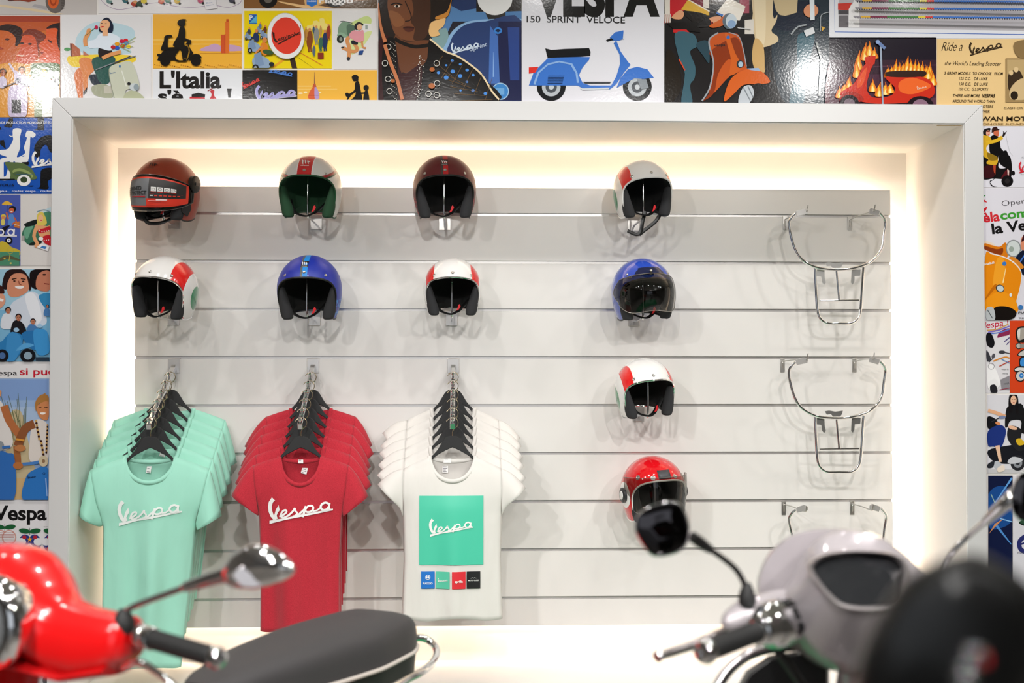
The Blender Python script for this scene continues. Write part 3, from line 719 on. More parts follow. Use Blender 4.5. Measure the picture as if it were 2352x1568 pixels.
for kind, mat, px, _ in ARMS:
    x = at(px, 869, 0).x
    arm = thing('waterfall_arm', 'chrome waterfall display arm holding the %s T-shirts' % CN[kind], 'display arm', (x, 0, GZ[3]), group='chrome waterfall arms on the slatwall')
    g = G(); g.box((0, -.003, -.034), (.049, .003, .060)); g.box((0, .002, -.003), (.049, .010, .003)); g.build('plate', PLATE, arm, bevel=.001)
    p0, p1 = Vector((0, -.004, -.040)), Vector((0, -.445, -.272)); d = (p1-p0).normalized(); up = Vector((1, 0, 0)).cross(d)
    if up.z < 0: up = -up
    g = G(); g.loft([[q+Vector((sx*.0095, 0, 0))+up*sy*.0125 for sx, sy in ((-1, -1), (1, -1), (1, 1), (-1, 1))] for q in (p0, p1)]); g.build('sloping_tube', CHROME, arm, smooth=False, bevel=.0015)
    g = G(); g.prism([(0.004, -.004, -.058), (0.004, -.06, -.070), (0.004, -.004, -.10)], (.012, 0, 0)); g.build('gusset', CHROME, arm)
    L = (p1-p0).length; slots = []
    for i in range(6):
        c = p0+d*(L*(.985-.152*i)-.006); slots.append(c)
        g = G(); g.lathe([(.0045, .010), (.0045, .017), (.0075, .020), (.0088, .025), (.0075, .030), (.003, .0325)], Matrix.Translation(c) @ up.to_track_quat('Z', 'X').to_matrix().to_4x4(), 14); g.build('stop_knob', CHROME, arm)
    rng = random.Random({'mint': 3, 'red': 5, 'white': 8}[kind])
    for i, c in enumerate(slots):
        rz = R({'mint': 7, 'red': 2, 'white': 0}[kind]) + R(rng.uniform(-2.5, 2.5))*(i > 0)
        c2 = Vector((x, 0, GZ[3]))+c+d*(-.018)
        hx, hy, hzz = c2.x+(0 if kind == 'white' else .001), c2.y-.002, c2.z-.0505
        hanger(hx, hy, hzz, rz, 'black hanger of the %s T-shirts, %s' % (CN[kind], words[i]), 'black hangers of the %s T-shirts' % CN[kind])
        S = dict(BASE[kind]); S['ph'] = rng.uniform(0, 6); S['dp'] = 1 if kind != 'white' else .45
        if i == 0: S['ph'] = {'mint': .6, 'red': 2.2, 'white': 1.0}[kind]
        else:
            S['tk'] = .55
            for kk in ('sl', 'sr'): S[kk] = tuple(v+rng.uniform(-.008, .008) for v in S[kk])
        if kind == 'mint': S['skew'] = .05; S['hz'] -= 0 if i == 0 else -.07
        art, tags, lb = None, (), None
        if kind == 'mint':
            if i == 0: art = art_script(-.108, -.262, .236, '#eef3ef', 0); tags = ((-.008, -.05, .017, .034, -.15, 3),)
            elif i == 1: tags = ((.03, -.03, .02, .026, -.2, 3),)
        if kind == 'red' and i == 0: art = art_script(-.115, -.258, .245); tags = ((-.002, -.024, .020, .014, 0, 1), (.012, -.058, .022, .028, -.25, 4))
        if kind == 'white' and i == 0: art = art_white; tags = ((-.02, -.022, .030, .016, 0, 1), (-.028, -.052, .022, .034, 0, 5))
        lb = '%s T-shirt %s on the %s arm' % (CN[kind], words[i], {'mint': 'left', 'red': 'middle', 'white': 'right'}[kind])
        if i == 0: lb = {'mint': 'mint green T-shirt with white script print, front of the left row', 'red': 'red T-shirt with white script print, front of the middle row', 'white': 'white T-shirt printed with a green square and four small colour squares'}[kind]
        shirt(S, mat, lb, '%s T-shirts on one arm' % CN[kind], (hx, hy, hzz-.0745), rz+(R(-2) if kind == 'mint' else 0), art, tags)
# ------------------------------------------------------------------ chrome luggage racks on pairs of pegs
RY = -.20
def rk(x, y, Y=RY): return at(1740+x/4.753, 450+y/4.753, Y)
ORG = rk(880, 800)
def rl(x, y, dy=0): p = rk(x, y); return Vector((p.x-ORG.x, dy, p.z-ORG.z))
def rack(label, dz, dx):
    t = thing('luggage_rack', label, 'luggage rack', (ORG.x+dx, RY, ORG.z+dz), group='chrome luggage racks')
    g = G(); g.tube(cr([rl(415, 190, .0), rl(372, 232, .004), rl(348, 300, .01), rl(368, 415, .012), rl(412, 565, .012), rl(475, 672, .012), rl(570, 742, .012), rl(690, 785, .012), rl(870, 800, .012), rl(1050, 785, .012), rl(1205, 735, .012), rl(1310, 655, .012), rl(1368, 545, .012), rl(1385, 420, .012), rl(1402, 300, .01), rl(1385, 240, .004), rl(1335, 185, 0)], 6), .0064, 12); g.build('ring_tube', CHROME, t)
    g = G(); g.tube(cr([rl(640, 775, .02), rl(650, 1000, .02), rl(668, 1240, .02), rl(700, 1335, .02), rl(775, 1385, .02), rl(900, 1388, .02), rl(1030, 1385, .02), rl(1105, 1335, .02), rl(1138, 1240, .02), rl(1155, 1000, .02), rl(1172, 775, .02)], 6), .0062, 12); g.build('carrier_loop', CHROME, t)
    g = G(); g.tube([rl(690, 1137, .02), rl(1122, 1134, .02)], .0048, 10); g.build('cross_bar', CHROME, t)
    g = G(); g.tube([rl(872, 805, .014), rl(905, 1132, .018)], .0052, 10); g.build('centre_strut', CHROME, t)
    for s in (0, 1):
        P = ((665, 798), (748, 798), (751, 880), (764, 940), (745, 962), (724, 940), (714, 875), (665, 868)) if not s else ((1145, 798), (1048, 798), (1042, 880), (1040, 940), (1058, 960), (1076, 930), (1080, 868), (1140, 864))
        g = G(); g.prism([rl(a, b, .026) for a, b in P], (0, .003, 0)); g.build('hook_plate', STEEL, t, smooth=False)
    g = G(); g.prism([rl(a, b, .02) for a, b in ((750, 725), (795, 716), (862, 730), (945, 718), (940, 748), (915, 785), (840, 785), (815, 755), (770, 762))], (0, .003, 0)); g.build('latch_plate', STEEL, t, smooth=False)
    for P in (((415, 165), (505, 135), (550, 165), (545, 198), (430, 222)), ((1215, 150), (1240, 130), (1335, 165), (1315, 220), (1212, 190))):
        g = G(); g.prism([rl(a, b, 0) for a, b in P], (0, .004, 0)); g.build('end_tab', PLATE, t, smooth=False, bevel=.0008)
    return t
def peg(px, groove, hx, hy, label):
    """small plate in the groove and a straight rod with an upturned tip reaching the rack's tab"""
    z = GZ[groove]; p = at(px, 869, 0); tip = at(hx, hy, RY)
    t = thing('peg_hook', label, 'peg hook', (p.x, 0, z), group='peg hooks carrying the racks')
    g = G(); g.box((0, -.003, -.032), (.018, .0025, .056)); g.box((0, .002, -.003), (.020, .010, .003)); g.build('plate', STEEL, t, bevel=.0006)
    b = tip-Vector((p.x, 0, z)); g = G()
    g.tube(cr([(0, -.006, -.045), (0, -.009, -.02), (.0, -.012, -.015), tuple(b*.5+Vector((0, 0, -.008))), tuple(b+Vector((0, 0, -.006))), tuple(b+Vector((.002, -.012, .004))), tuple(b+Vector((.004, -.014, .018)))], 6), .0026, 8); g.build('rod', STEEL, t)
g0 = at(1920, 618, RY)
for lb, dy, plates, gv, tips in (('topmost chrome luggage rack, right side of the panel', 0, (1805, 1954), 0, ((1852, 482), (2006, 481))),
                           ('middle chrome luggage rack, between the upper and lower ones', 342, (1797, 1962), 3, ((1852, 822), (2004, 820))),
                           ('lowest chrome luggage rack, half hidden behind the silver scooter', 681, (1798, 1955), 6, ((1849, 1171), (2002, 1168)))):
    q = at(1920, 618+dy, RY); rack(lb, q.z-g0.z, (-.004 if dy == 342 else -.006 if dy else 0))
    for pxx, (hx, hy), sd in zip(plates, tips, ('left', 'right')):
        peg(pxx, gv, hx, hy, '%s peg hook carrying the %s luggage rack' % (sd, lb.split(' ')[0]))
# ------------------------------------------------------------------ scooters
def carpaint(name, col, rough=.22, metal=0.0):
    return M(name, col, rough, metal, Coat_Weight=.8, Coat_Roughness=.03)
REDP = carpaint('scooter_red_paint', '#e01214'); SILV = carpaint('scooter_pearl_grey_paint', '#a59ea1', .42, .25); BLKP = carpaint('scooter_black_paint', '#08080a', .25)
SEATM = M('seat_vinyl', '#3b393a', .62); nb = NB(SEATM); nb.xyz(); nb.bump(nb.noise(420, 2), .25, .0006)
PIPE = M('cream_piping', '#cfc6bd', .5); SATIN = M('satin_alloy', '#cfcacb', .22, 1)
LENS = M('headlight_glass', '#b9bcbe', .06, .75); nb = NB(LENS); nb.xyz(); nb.bump(nb.noise(55, 2, stretch=(1, 1, .2)), .5, .003)
MIRR = M('mirror_glass', '#4d4a4c', .02, 1); DISP = M('display_glass', '#1f2022', .09)
TYRE = M('tyre_rubber', '#161616', .8)
class Frame:
    """rider's frame: u to the left hand, v forward, z up; geometry is written in world space then moved under the thing's Empty"""
    def __init__(s, root, O, f): s.root = root; s.O = Vector((O.x, O.y, 0)); s.f = Vector((f[0], f[1], 0)).normalized(); s.l = Vector((-s.f.y, s.f.x, 0))
    def p(s, u, v, z): return s.O+s.l*u+s.f*v+Vector((0, 0, z))
    def b(s, g, name, mat, parent=None, **k):
        o = Vector(s.root.location); g.v = [tuple(Vector(p)-o) for p in g.v]; return g.build(name, mat, parent or s.root, **k)
def ringpx(pts, D, n=44, shrink=1.0, dD=None):
    """closed outline given by its directions, at forward distance D, resampled by angle about its centre"""
    P = cr([(x, y, 0) for x, y in pts], 6, True); cx = sum(p.x for p in P)/len(P); cy_ = sum(p.y for p in P)/len(P)
    A = sorted((math.atan2(p.y-cy_, p.x-cx), math.hypot(p.x-cx, p.y-cy_)) for p in P)
    aa = [a for a, _ in A]; rr = [r for _, r in A]; aa = [aa[-1]-2*math.pi]+aa+[aa[0]+2*math.pi]; rr = [rr[-1]]+rr+[rr[0]]
    o = []
    for j in range(n):
        a = -math.pi+2*math.pi*(j+.5)/n; r = float(np.interp(a, aa, rr))*shrink
        o.append(atd(cx+r*math.cos(a), cy_+r*math.sin(a), D+(dD(math.cos(a), math.sin(a)) if dD else 0)))
    return o
def sect(F, u, zc, hz, v, hv, n=28, e=2.6):
    r = []
    for j in range(n):
        a = 2*math.pi*j/n; c, s_ = math.cos(a), math.sin(a)
        r.append(F.p(u, v+hv*math.copysign(abs(c)**(2/e), c), zc+hz*math.copysign(abs(s_)**(2/e), s_)))
    return r
def body_parts(F, paint, trim, seat=True):
    """shield, floorboard, tail, wheels: everything that stands below the handlebar"""
    g = G(); rings = []
    for z, hw, v, t in ((.30, .15, .02, .03), (.40, .185, .05, .035), (.60, .205, .085, .035), (.78, .185, .06, .035), (.88, .085, .035, .04), (.93, .034, .02, .04), (1.02, .03, .0, .04)):
        rings.append([F.p(hw*math.cos(q), v+t*math.sin(q)-.10*(1-abs(math.cos(q)))*0+.05*math.cos(q)**2*-1, z) for q in [2*math.pi*j/24 for j in range(24)]])
    g.loft(rings); F.b(g, 'leg_shield', paint)
    g = G(); rings = []
    for v, hw, z0, z1 in ((.06, .14, .25, .32), (-.1, .16, .22, .28), (-.4, .16, .22, .28), (-.5, .15, .24, .34)):
        rings.append([F.p(u, v, z) for u, z in ((-hw, z0), (hw, z0), (hw, z1), (-hw, z1))])
    g.loft(rings); F.b(g, 'floorboard', trim, bevel=.01)
    g = G(); rings = []
    for v, hw, zc, hz in ((-.42, .10, .52, .22), (-.55, .17, .52, .23), (-.8, .215, .51, .215), (-1.05, .20, .52, .19), (-1.22, .13, .56, .14), (-1.29, .07, .60, .08)):
        rings.append([F.p(hw*math.copysign(abs(math.cos(q))**.8, math.cos(q)), v, zc+hz*math.copysign(abs(math.sin(q))**.8, math.sin(q))) for q in [2*math.pi*j/28 for j in range(28)]])
    g.loft(rings); F.b(g, 'tail_body', paint)
    g = G(); rings = []
    for i in range(13):
        a = R(-20+200*i/12); c = F.p(0, .22, .26)
        rings.append([F.p(w_, .22+(.27+h_)*math.cos(a), .26+(.27+h_)*math.sin(a)) for w_, h_ in ((-.075, -.08), (-.06, .0), (0, .012), (.06, 0), (.075, -.08), (.06, -.015), (0, -.004), (-.06, -.015))])
    g.loft(rings); F.b(g, 'front_mudguard', paint)
    for v in (.22, -.98):
        m = Matrix.Translation(F.p(0, v, .225)) @ Matrix((( *F.f, 0), (0, 0, 1, 0), (*F.l, 0), (0, 0, 0, 1))).transposed()
        g = G(); g.lathe([(.13, -.045), (.17, -.055), (.205, -.05), (.222, -.025), (.225, 0), (.222, .025), (.205, .05), (.17, .055), (.13, .045)], m, 32, cap=False); w_ = F.b(g, 'wheel', TYRE)
        g = G(); g.lathe([(.03, -.05), (.06, -.035), (.128, -.03), (.135, -.045), (.135, .045), (.128, .03), (.06, .035), (.03, .05)], m, 24); F.b(g, 'wheel_rim', SATIN, w_)
    g = G(); g.tube([F.p(-.12, -.45, .24), F.p(-.17, -.5, .02)], .012); g.tube([F.p(.12, -.45, .24), F.p(.17, -.5, .02)], .012); g.tube([F.p(-.17, -.5, .012), F.p(-.17, -.58, .012)], .012); g.tube([F.p(.17, -.5, .012), F.p(.17, -.58, .012)], .012); g.tube([F.p(-.12, -.45, .24), F.p(.12, -.45, .24)], .012)
    F.b(g, 'centre_stand', BLACKP)
def seat_parts(F, v0, v1, ztop, name='seat'):
    """long saddle: domed top, dark flanks, piping and base"""
    N = 22; rings, pipe_l, base = [], [], []
    for i in range(N+1):
        s = i/N; v = v0+(v1-v0)*s; hw = interp(s, [0, .04, .12, .35, .7, .93, 1], [.035, .088, .125, .148, .128, .085, .04]); zt = interp(s, [0, .05, .15, .5, .75, 1], [ztop-.055, ztop-.018, ztop, ztop-.005, ztop-.02, ztop-.055]); zb = ztop-.105-.012*math.sin(math.pi*s)
        r = []
        for j in range(25):
            q = math.pi*j/24; c = math.cos(q); s_ = math.sin(q); k = abs(s_)**.42
            r.append(F.p(hw*math.copysign(abs(c)**.62, c), v, zb+(zt-zb)*k))
        rings.append(r); base.append((hw, v, zb))
    g = G(); g.loft(rings, cap=False, close=False); g.poly(rings[0]); g.poly(rings[-1][::-1]); st = F.b(g, name, SEATM, angle=60)
    lp = [F.p(h+.003, v, z) for h, v, z in base]+[F.p(-h-.003, v, z) for h, v, z in base[::-1]]
    g = G(); g.tube(lp, .0058, 8, closed=True); F.b(g, 'seat_piping', PIPE)
    g = G(); g.loft([[F.p(h*.985, v, z), F.p(-h*.985, v, z), F.p(-h*.9, v, z-.085), F.p(h*.9, v, z-.085)] for h, v, z in base]); F.b(g, 'seat_base', M('seat_skirt_black', '#151515', .6))
# ---------------- red scooter, seen from its front quarter at the left
O = atd(8, 1430, 2.62); f = Vector((-.49, -.872, 0))
rs = thing('scooter', 'glossy red scooter at lower left with round headlight and long black seat', 'scooter', (O.x, O.y, 0), group='scooters parked before the display')
F = Frame(rs, O, f)
g = G(); U = [(-.33, 1.079, .034, -.01, .03), (-.315, 1.079, .043, -.008, .045), (-.285, 1.07, .055, -.005, .052), (-.228, 1.066, .066, 0, .058), (-.173, 1.073, .070, 0, .066), (-.135, 1.094, .074, .0, .08), (-.10, 1.117, .087, .0, .098), (-.06, 1.128, .103, .0, .112), (0, 1.128, .113, 0, .118), (.06, 1.128, .103, 0, .112), (.10, 1.117, .087, 0, .098), (.135, 1.094, .074, 0, .08), (.173, 1.073, .070, 0, .066), (.228, 1.066, .066, 0, .058), (.285, 1.070, .055, -.005, .052), (.315, 1.079, .043, -.008, .045), (.33, 1.079, .034, -.01, .03)]
us = [q[0] for q in U]; ul = [-.33+.66*i/44 for i in range(45)]
g.loft([sect(F, u, *[interp(u, us, [q[k] for q in U]) for k in (1, 2, 3, 4)]) for u in ul]); F.b(g, 'handlebar_cowl', REDP, sub=1)
g = G(); g.loft([sect(F, u, interp(abs(u), [0, .1, .2, .3], [1.04, 1.03, 1.010, 1.03])-.004, .012, 0, interp(abs(u), [0, .1, .2, .3], [.112, .092, .06, .045]), 16, 2.2) for u in [-.3+.6*i/24 for i in range(25)]]); F.b(g, 'cowl_lower_edge', carpaint('scooter_red_lip_shadow', '#b00f12'))  # darker red puts the lip's shadow into its colour
ax = Matrix((( *F.l, 0), (0, 0, 1, 0), (*F.f, 0), (0, 0, 0, 1))).transposed()
m = Matrix.Translation(F.p(.072, .085, 1.108)) @ ax
g = G(); g.lathe([(.080, -.03), (.090, .0), (.0935, .018), (.091, .032), (.083, .041), (.075, .043), (.071, .039), (.071, .03)], m, 40, cap=False); hl = F.b(g, 'headlight_rim', CHROME)
g = G(); g.lathe([(.072, .028), (.069, .036), (.05, .046), (.025, .052), (.001, .053)], m, 36); F.b(g, 'headlight_lens', LENS, hl)
g = G(); g.lathe([(.0735, .040), (.0745, .0435), (.0715, .0435), (.0715, .040)], m, 36, cap=False); F.b(g, 'rubber_ring', RUBBER, hl)
c = atd(214, 1473, 2.462); g = G(); g.lathe([(.0105, -.01), (.0115, .001), (.0095, .0025), (.008, -.004)], Matrix.Translation(c) @ (F.f*.9+F.l*.15+Vector((0, 0, .25))).normalized().to_track_quat('Z', 'X').to_matrix().to_4x4(), 18); F.b(g, 'key_hole', BLACKG)
def bar_end(F, a, b, r, cap, parts, collar=.022):
    d = (b-a).normalized(); q = d.to_track_quat('Z', 'X').to_matrix().to_4x4(); L = (b-a).length
    m = Matrix.Translation(a) @ q
    g = G(); g.lathe([(collar*.9, -.03), (collar, -.026), (collar, -.014), (collar*.93, -.012), (collar, -.009), (collar, .004), (collar*.9, .006)], m, 24); F.b(g, 'grip_collar', CHROME)
    prof = [(r*.95, .0), (r, .006)]+[(r*(1.0+.035*(i % 2)), .01+(L-.02)*i/26) for i in range(27)]+[(r, L-.006), (r*.95, L)]
    g = G(); g.lathe(prof, m, 22); gp = F.b(g, 'grip', RUBBER, angle=20)
    g = G(); g.lathe([(r*.9, L-.003), (cap, L), (cap*1.02, L+.009), (cap*.86, L+.018), (cap*.45, L+.021), (cap*.4, L+.014)], m, 22); F.b(g, 'bar_end_cap', CHROME, gp)
bar_end(F, atd(345, 1466, 2.45), atd(490, 1508, 2.37), .0182, .0195, None)
bar_end(F, F.p(-.345, -.01, 1.08), F.p(-.46, -.03, 1.06), .0182, .0195, None)
g = G(); P = cr([atd(288, 1530, 2.44), atd(305, 1522, 2.42), atd(330, 1524, 2.40), atd(352, 1538, 2.38), atd(378, 1556, 2.36), atd(410, 1584, 2.34), atd(450, 1612, 2.31), atd(478, 1622, 2.30)], 5)
g.tube(P, [interp(i, [0, 8, len(P)*.5, len(P)-2, len(P)-1], [.011, .010, .0075, .008, .009]) for i in range(len(P))], 12, flat=.7, up=(0, 0, 1)); F.b(g, 'brake_lever', CHROME)
def boot(F, c, r, h):
    g = G(); g.lathe([(r*.86, -.01), (r, 0), (r, h*.25), (r*.8, h*.6), (r*.45, h*.95), (r*.35, h)], Matrix.Translation(c), 18); return F.b(g, 'mirror_boot', RUBBER)
boot(F, atd(284, 1440, 2.475), .021, .034)
ms = [atd(288, 1412, 2.475), atd(297, 1398, 2.47), atd(330, 1383, 2.455), atd(420, 1350, 2.42), atd(428, 1347, 2.417), atd(490, 1327, 2.39), atd(528, 1316, 2.375)]
g = G(); g.tube(cr(ms[:4], 5), .0062, 12); st = F.b(g, 'mirror_stem', CHROME); g = G(); g.tube([ms[3], ms[4], ms[5], ms[6]], [.0068, .0105, .0125, .0145], 14); F.b(g, 'stem_sleeve', CHROME, st)
g = G(); a, b = atd(512, 1318, 2.375), atd(678, 1302, 2.30); d = (b-a).normalized(); sd = Vector((0, 0, 1)).cross(d).normalized(); upv = d.cross(sd); N = 22; rings = []
for i in range(N+1):
    s = i/N; c = a.lerp(b, s)+upv*(.012*math.sin(math.pi*s)-.004); hu = interp(s, [0, .06, .2, .42, .6, .8, .93, 1], [.010, .020, .032, .040, .037, .026, .014, .002]); hd = hu*.72
    r = []
    for j in range(26):
        q = 2*math.pi*j/26; cc, ss = math.cos(q), math.sin(q)
        pt = c+upv*hu*ss+sd*hd*cc*(1 if ss > -.2 else .8); r.append(pt)
    rings.append(r)
g.loft(rings); mh = F.b(g, 'mirror_housing', CHROME, sub=1)
g = G(); Q = [(532, 1322), (545, 1305), (565, 1294), (600, 1296), (645, 1304), (660, 1309), (645, 1325), (615, 1342), (580, 1350), (552, 1346)]
fr = [atd(x, y, 2.318) for x, y in Q]; bk = [atd(x+(598-x)*.02, y+(1320-y)*.02, 2.345) for x, y in Q]; g.loft([bk, fr]); F.b(g, 'lower_chrome_facet', M('pale_chrome_reflection', '#f1ebec', .24, .8), mh, bevel=.002)  # pale colour stands in for white reflected in the chrome housing's lower facet
# seat from the wheelbase: from the tail towards the bars
sa = atd(880, 1430, 3.80); vs_ = (Vector((sa.x, sa.y, 0))-F.O).dot(F.f)
uo = (Vector((sa.x, sa.y, 0))-F.O).dot(F.l)
FS = Frame(rs, F.O+F.l*uo, F.f); seat_parts(FS, vs_-.075, vs_+.80, .915)
g = G(); g.tube(cr([atd(930, 1472, 3.86), atd(962, 1464, 3.88), atd(986, 1471, 3.89), atd(1002, 1490, 3.85), atd(999, 1514, 3.74), atd(972, 1540, 3.62), atd(930, 1562, 3.54), atd(888, 1585, 3.45), atd(850, 1610, 3.36)], 5), .0105, 14); FS.b(g, 'grab_rail', CHROME)
body_parts(FS if abs(uo) < .12 else F, REDP, BLACKP)
g = G(); g.lathe([(.035, -.01), (.045, 0), (.04, .03), (.02, .045), (.001, .05)], Matrix.Translation(FS.p(0, -1.27, .64)) @ (-F.f).to_track_quat('Z', 'X').to_matrix().to_4x4(), 20); FS.b(g, 'tail_lamp', M('red_lens', '#c01018', .1))
# ---------------- silver scooter, seen over its rider's side at the right
O = atd(1965, 1400, 2.62); f = Vector((-.42, .907, 0))
ss = thing('scooter', 'silver scooter at lower right with dark display and two chrome-edged mirrors', 'scooter', (O.x, O.y, 0), group='scooters parked before the display')
F = Frame(ss, O, f); body_parts(F, SILV, BLACKP); seat_parts(F, -1.22, -.45, .80)
BEZ = ((1857, 1303), (1868, 1287), (1900, 1273), (1960, 1266), (2030, 1269), (2066, 1280), (2083, 1302), (2078, 1340), (2062, 1386), (2000, 1399), (1938, 1393), (1906, 1371), (1876, 1336))
HUMP = ((1788, 1372), (1812, 1338), (1834, 1292), (1862, 1250), (1902, 1224), (1955, 1215), (2010, 1226), (2060, 1258), (2105, 1298), (2150, 1345), (2165, 1420), (2120, 1500), (2030, 1545), (1930, 1545), (1850, 1510), (1800, 1450))
DOME = ((1738, 1350), (1744, 1312), (1768, 1268), (1808, 1232), (1850, 1217), (1905, 1212), (1965, 1218), (2030, 1250), (2085, 1310), (2100, 1400), (2050, 1490), (1930, 1520), (1820, 1490), (1755, 1425))
rake = lambda c, s_: .05*s_-.02*c                     # lower edge leans back to the rider
g = G(); g.loft([ringpx(BEZ, 2.478, shrink=.985, dD=lambda c, s_: -rake(c, s_)), ringpx(BEZ, 2.46, shrink=1.03, dD=lambda c, s_: -rake(c, s_)), ringpx(HUMP, 2.50, shrink=.80, dD=lambda c, s_: -.6*rake(c, s_)), ringpx(HUMP, 2.54, shrink=.95), ringpx(HUMP, 2.60), ringpx(HUMP, 2.64, shrink=.97), ringpx(HUMP, 2.66, shrink=.6)]); F.b(g, 'handlebar_cowl', SILV, angle=60)
g = G(); g.loft([ringpx(BEZ, 2.452, shrink=1.05, dD=lambda c, s_: -rake(c, s_)), ringpx(BEZ, 2.440, shrink=1.0, dD=lambda c, s_: -rake(c, s_)), ringpx(BEZ, 2.445, shrink=.94, dD=lambda c, s_: -rake(c, s_)), ringpx(BEZ, 2.47, shrink=.90, dD=lambda c, s_: -rake(c, s_))], cap=False); bz = F.b(g, 'display_bezel', M('pale_metal_bezel', '#b9b2b2', .28, .7), angle=70)
g = G(); g.loft([ringpx(BEZ, 2.468, shrink=.90, dD=lambda c, s_: -rake(c, s_)), ringpx(BEZ, 2.4679, shrink=.5, dD=lambda c, s_: -rake(c, s_)*.55)]); F.b(g, 'display_screen', DISP, bz)
g = G(); g.loft([ringpx(DOME, 2.64, shrink=.96), ringpx(DOME, 2.67), ringpx(DOME, 2.74, shrink=1.0), ringpx(DOME, 2.80, shrink=.93), ringpx(DOME, 2.85, shrink=.7), ringpx(DOME, 2.87, shrink=.3)]); F.b(g, 'headlight_nacelle', SILV, angle=60)
g = G(); g.loft([ringpx(DOME, 2.862, shrink=.62), ringpx(DOME, 2.885, shrink=.5), ringpx(DOME, 2.89, shrink=.1)]); F.b(g, 'headlight_lens', LENS)
g = G(); P = [(1860, 1415, 2.60, .052), (1800, 1405, 2.56, .044), (1745, 1410, 2.53, .037), (1705, 1418, 2.51, .031), (1675, 1432, 2.49, .021), (1662, 1440, 2.485, .006)]
pp = cr([atd(x, y, d) for x, y, d, r in P], 5); g.tube(pp, [interp(i/5, range(6), [q[3] for q in P]) for i in range(len(pp))], 20, flat=1.0); F.b(g, 'left_bar_cover', SILV, sub=1)
g = G(); P = [(2090, 1380, 2.62, .052), (2160, 1360, 2.68, .04), (2230, 1345, 2.74, .03), (2262, 1345, 2.76, .008)]; pp = cr([atd(x, y, d) for x, y, d, r in P], 5); g.tube(pp, [interp(i/5, range(4), [q[3] for q in P]) for i in range(len(pp))], 20); F.b(g, 'right_bar_cover', SILV, sub=1)
a, b = atd(1822, 1418, 2.53), atd(1742, 1447, 2.44); d = (b-a).normalized(); q = Matrix.Translation(a) @ d.to_track_quat('Z', 'Y').to_matrix().to_4x4(); L = (b-a).length
g = G(); g.lathe([(.030, -.006), (.041, .0), (.0445, .012), (.0445, L*.62), (.040, L*.72), (.033, L*.80), (.033, L*.9), (.027, L)], q, 32); sh = F.b(g, 'switch_housing', CHROME)
vd = (CAM-a).normalized(); sv = d.cross(vd).normalized(); nv = sv.cross(d).normalized()
if nv.dot(vd) < 0: nv = -nv
if sv.z < 0: sv = -sv
def onh(t, h, o): return a+d*(L*t)+sv*h+nv*o
def plate(nm, t0, t1, h0, h1, o, mat, par):
    c = [onh(t, h, .0) for t, h in ((t0, h0), (t1, h0), (t1, h1), (t0, h1))]; gg = G()
    gg.loft([[p+nv*(math.sqrt(max(.0001, .0445**2-h*h))-.004) for p, h in zip(c, (h0, h0, h1, h1))], [p+nv*(math.sqrt(max(.0001, .0445**2-h*h))+o) for p, h in zip(c, (h0, h0, h1, h1))]]); return F.b(gg, nm, mat, par, bevel=.0012)
plate('switch_plate', .10, .50, -.006, .016, .002, BLACKP, sh); plate('switch_plate', .10, .48, -.032, -.012, .002, BLACKP, sh)
plate('rocker_button', .18, .36, .0, .010, .006, M('graphite_button', '#26262a', .4), sh); plate('horn_button', .18, .36, -.028, -.016, .006, MATS['graphite_button'], sh); plate('selector_knob', .34, .52, .024, .036, .008, BLACKG, sh)
bar_end(F, atd(1742, 1449, 2.445), atd(1627, 1494, 2.345), .0188, .0225, None, collar=.027)
g = G(); P = cr([atd(1800, 1425, 2.62), atd(1740, 1432, 2.59), atd(1680, 1446, 2.54), atd(1600, 1478, 2.46), atd(1535, 1500, 2.40), atd(1508, 1509, 2.38)], 5)
g.tube(P, [interp(i, [0, len(P)*.5, len(P)-3, len(P)-2, len(P)-1], [.011, .0115, .0095, .0135, .010]) for i in range(len(P))], 12, up=(0, 0, 1), flat=.85); F.b(g, 'brake_lever', SATIN)
boot(F, atd(1716, 1382, 2.50), .0165, .036)
sp = [atd(1713, 1352, 2.50), atd(1706, 1332, 2.50), atd(1690, 1307, 2.495), atd(1662, 1283, 2.48), atd(1632, 1262, 2.46), atd(1606, 1244, 2.44), atd(1590, 1232, 2.43)]
g = G(); g.tube(cr(sp[:5], 5), .0055, 12); stm = F.b(g, 'mirror_stem', M('dark_chrome_stem', '#4a4648', .22, 1)); g = G(); g.tube(sp[4:], [.008, .011, .010], 12); F.b(g, 'stem_sleeve', BLACKP, stm)
HEAD = ((1457, 1212), (1464, 1182), (1490, 1163), (1525, 1152), (1556, 1152), (1573, 1172), (1584, 1205), (1583, 1236), (1568, 1262), (1536, 1276), (1502, 1278), (1484, 1262), (1466, 1235))
def mirror(pts, D, dep, F, yaw=.0):
    k = lambda c, s_: yaw*c
    g = G(); g.loft([ringpx(pts, D+.006, shrink=.93, dD=k), ringpx(pts, D, shrink=.955, dD=k), ringpx(pts, D+.003, shrink=1.0, dD=k), ringpx(pts, D+.014, shrink=1.0, dD=k), ringpx(pts, D+.03, shrink=.86, dD=k), ringpx(pts, D+dep, shrink=.45, dD=k), ringpx(pts, D+dep+.004, shrink=.1, dD=k)], cap=True); h = F.b(g, 'mirror_housing', CHROME, angle=50)
    g = G(); g.loft([ringpx(pts, D+.0055, shrink=.945, dD=k), ringpx(pts, D+.005, shrink=.93, dD=k), ringpx(pts, D+.005, shrink=.3, dD=lambda c, s_: .3*k(c, s_))]); F.b(g, 'mirror_glass', MIRR, h, angle=60); return h
mirror(HEAD, 2.40, .05, F)
sp = [atd(2150, 1330, 2.76), atd(2172, 1288, 2.76), atd(2190, 1264, 2.75), atd(2225, 1230, 2.74), atd(2262, 1198, 2.72), atd(2300, 1164, 2.69), atd(2330, 1138, 2.68), atd(2345, 1120, 2.68)]
boot(F, atd(2150, 1350, 2.76), .0165, .036)
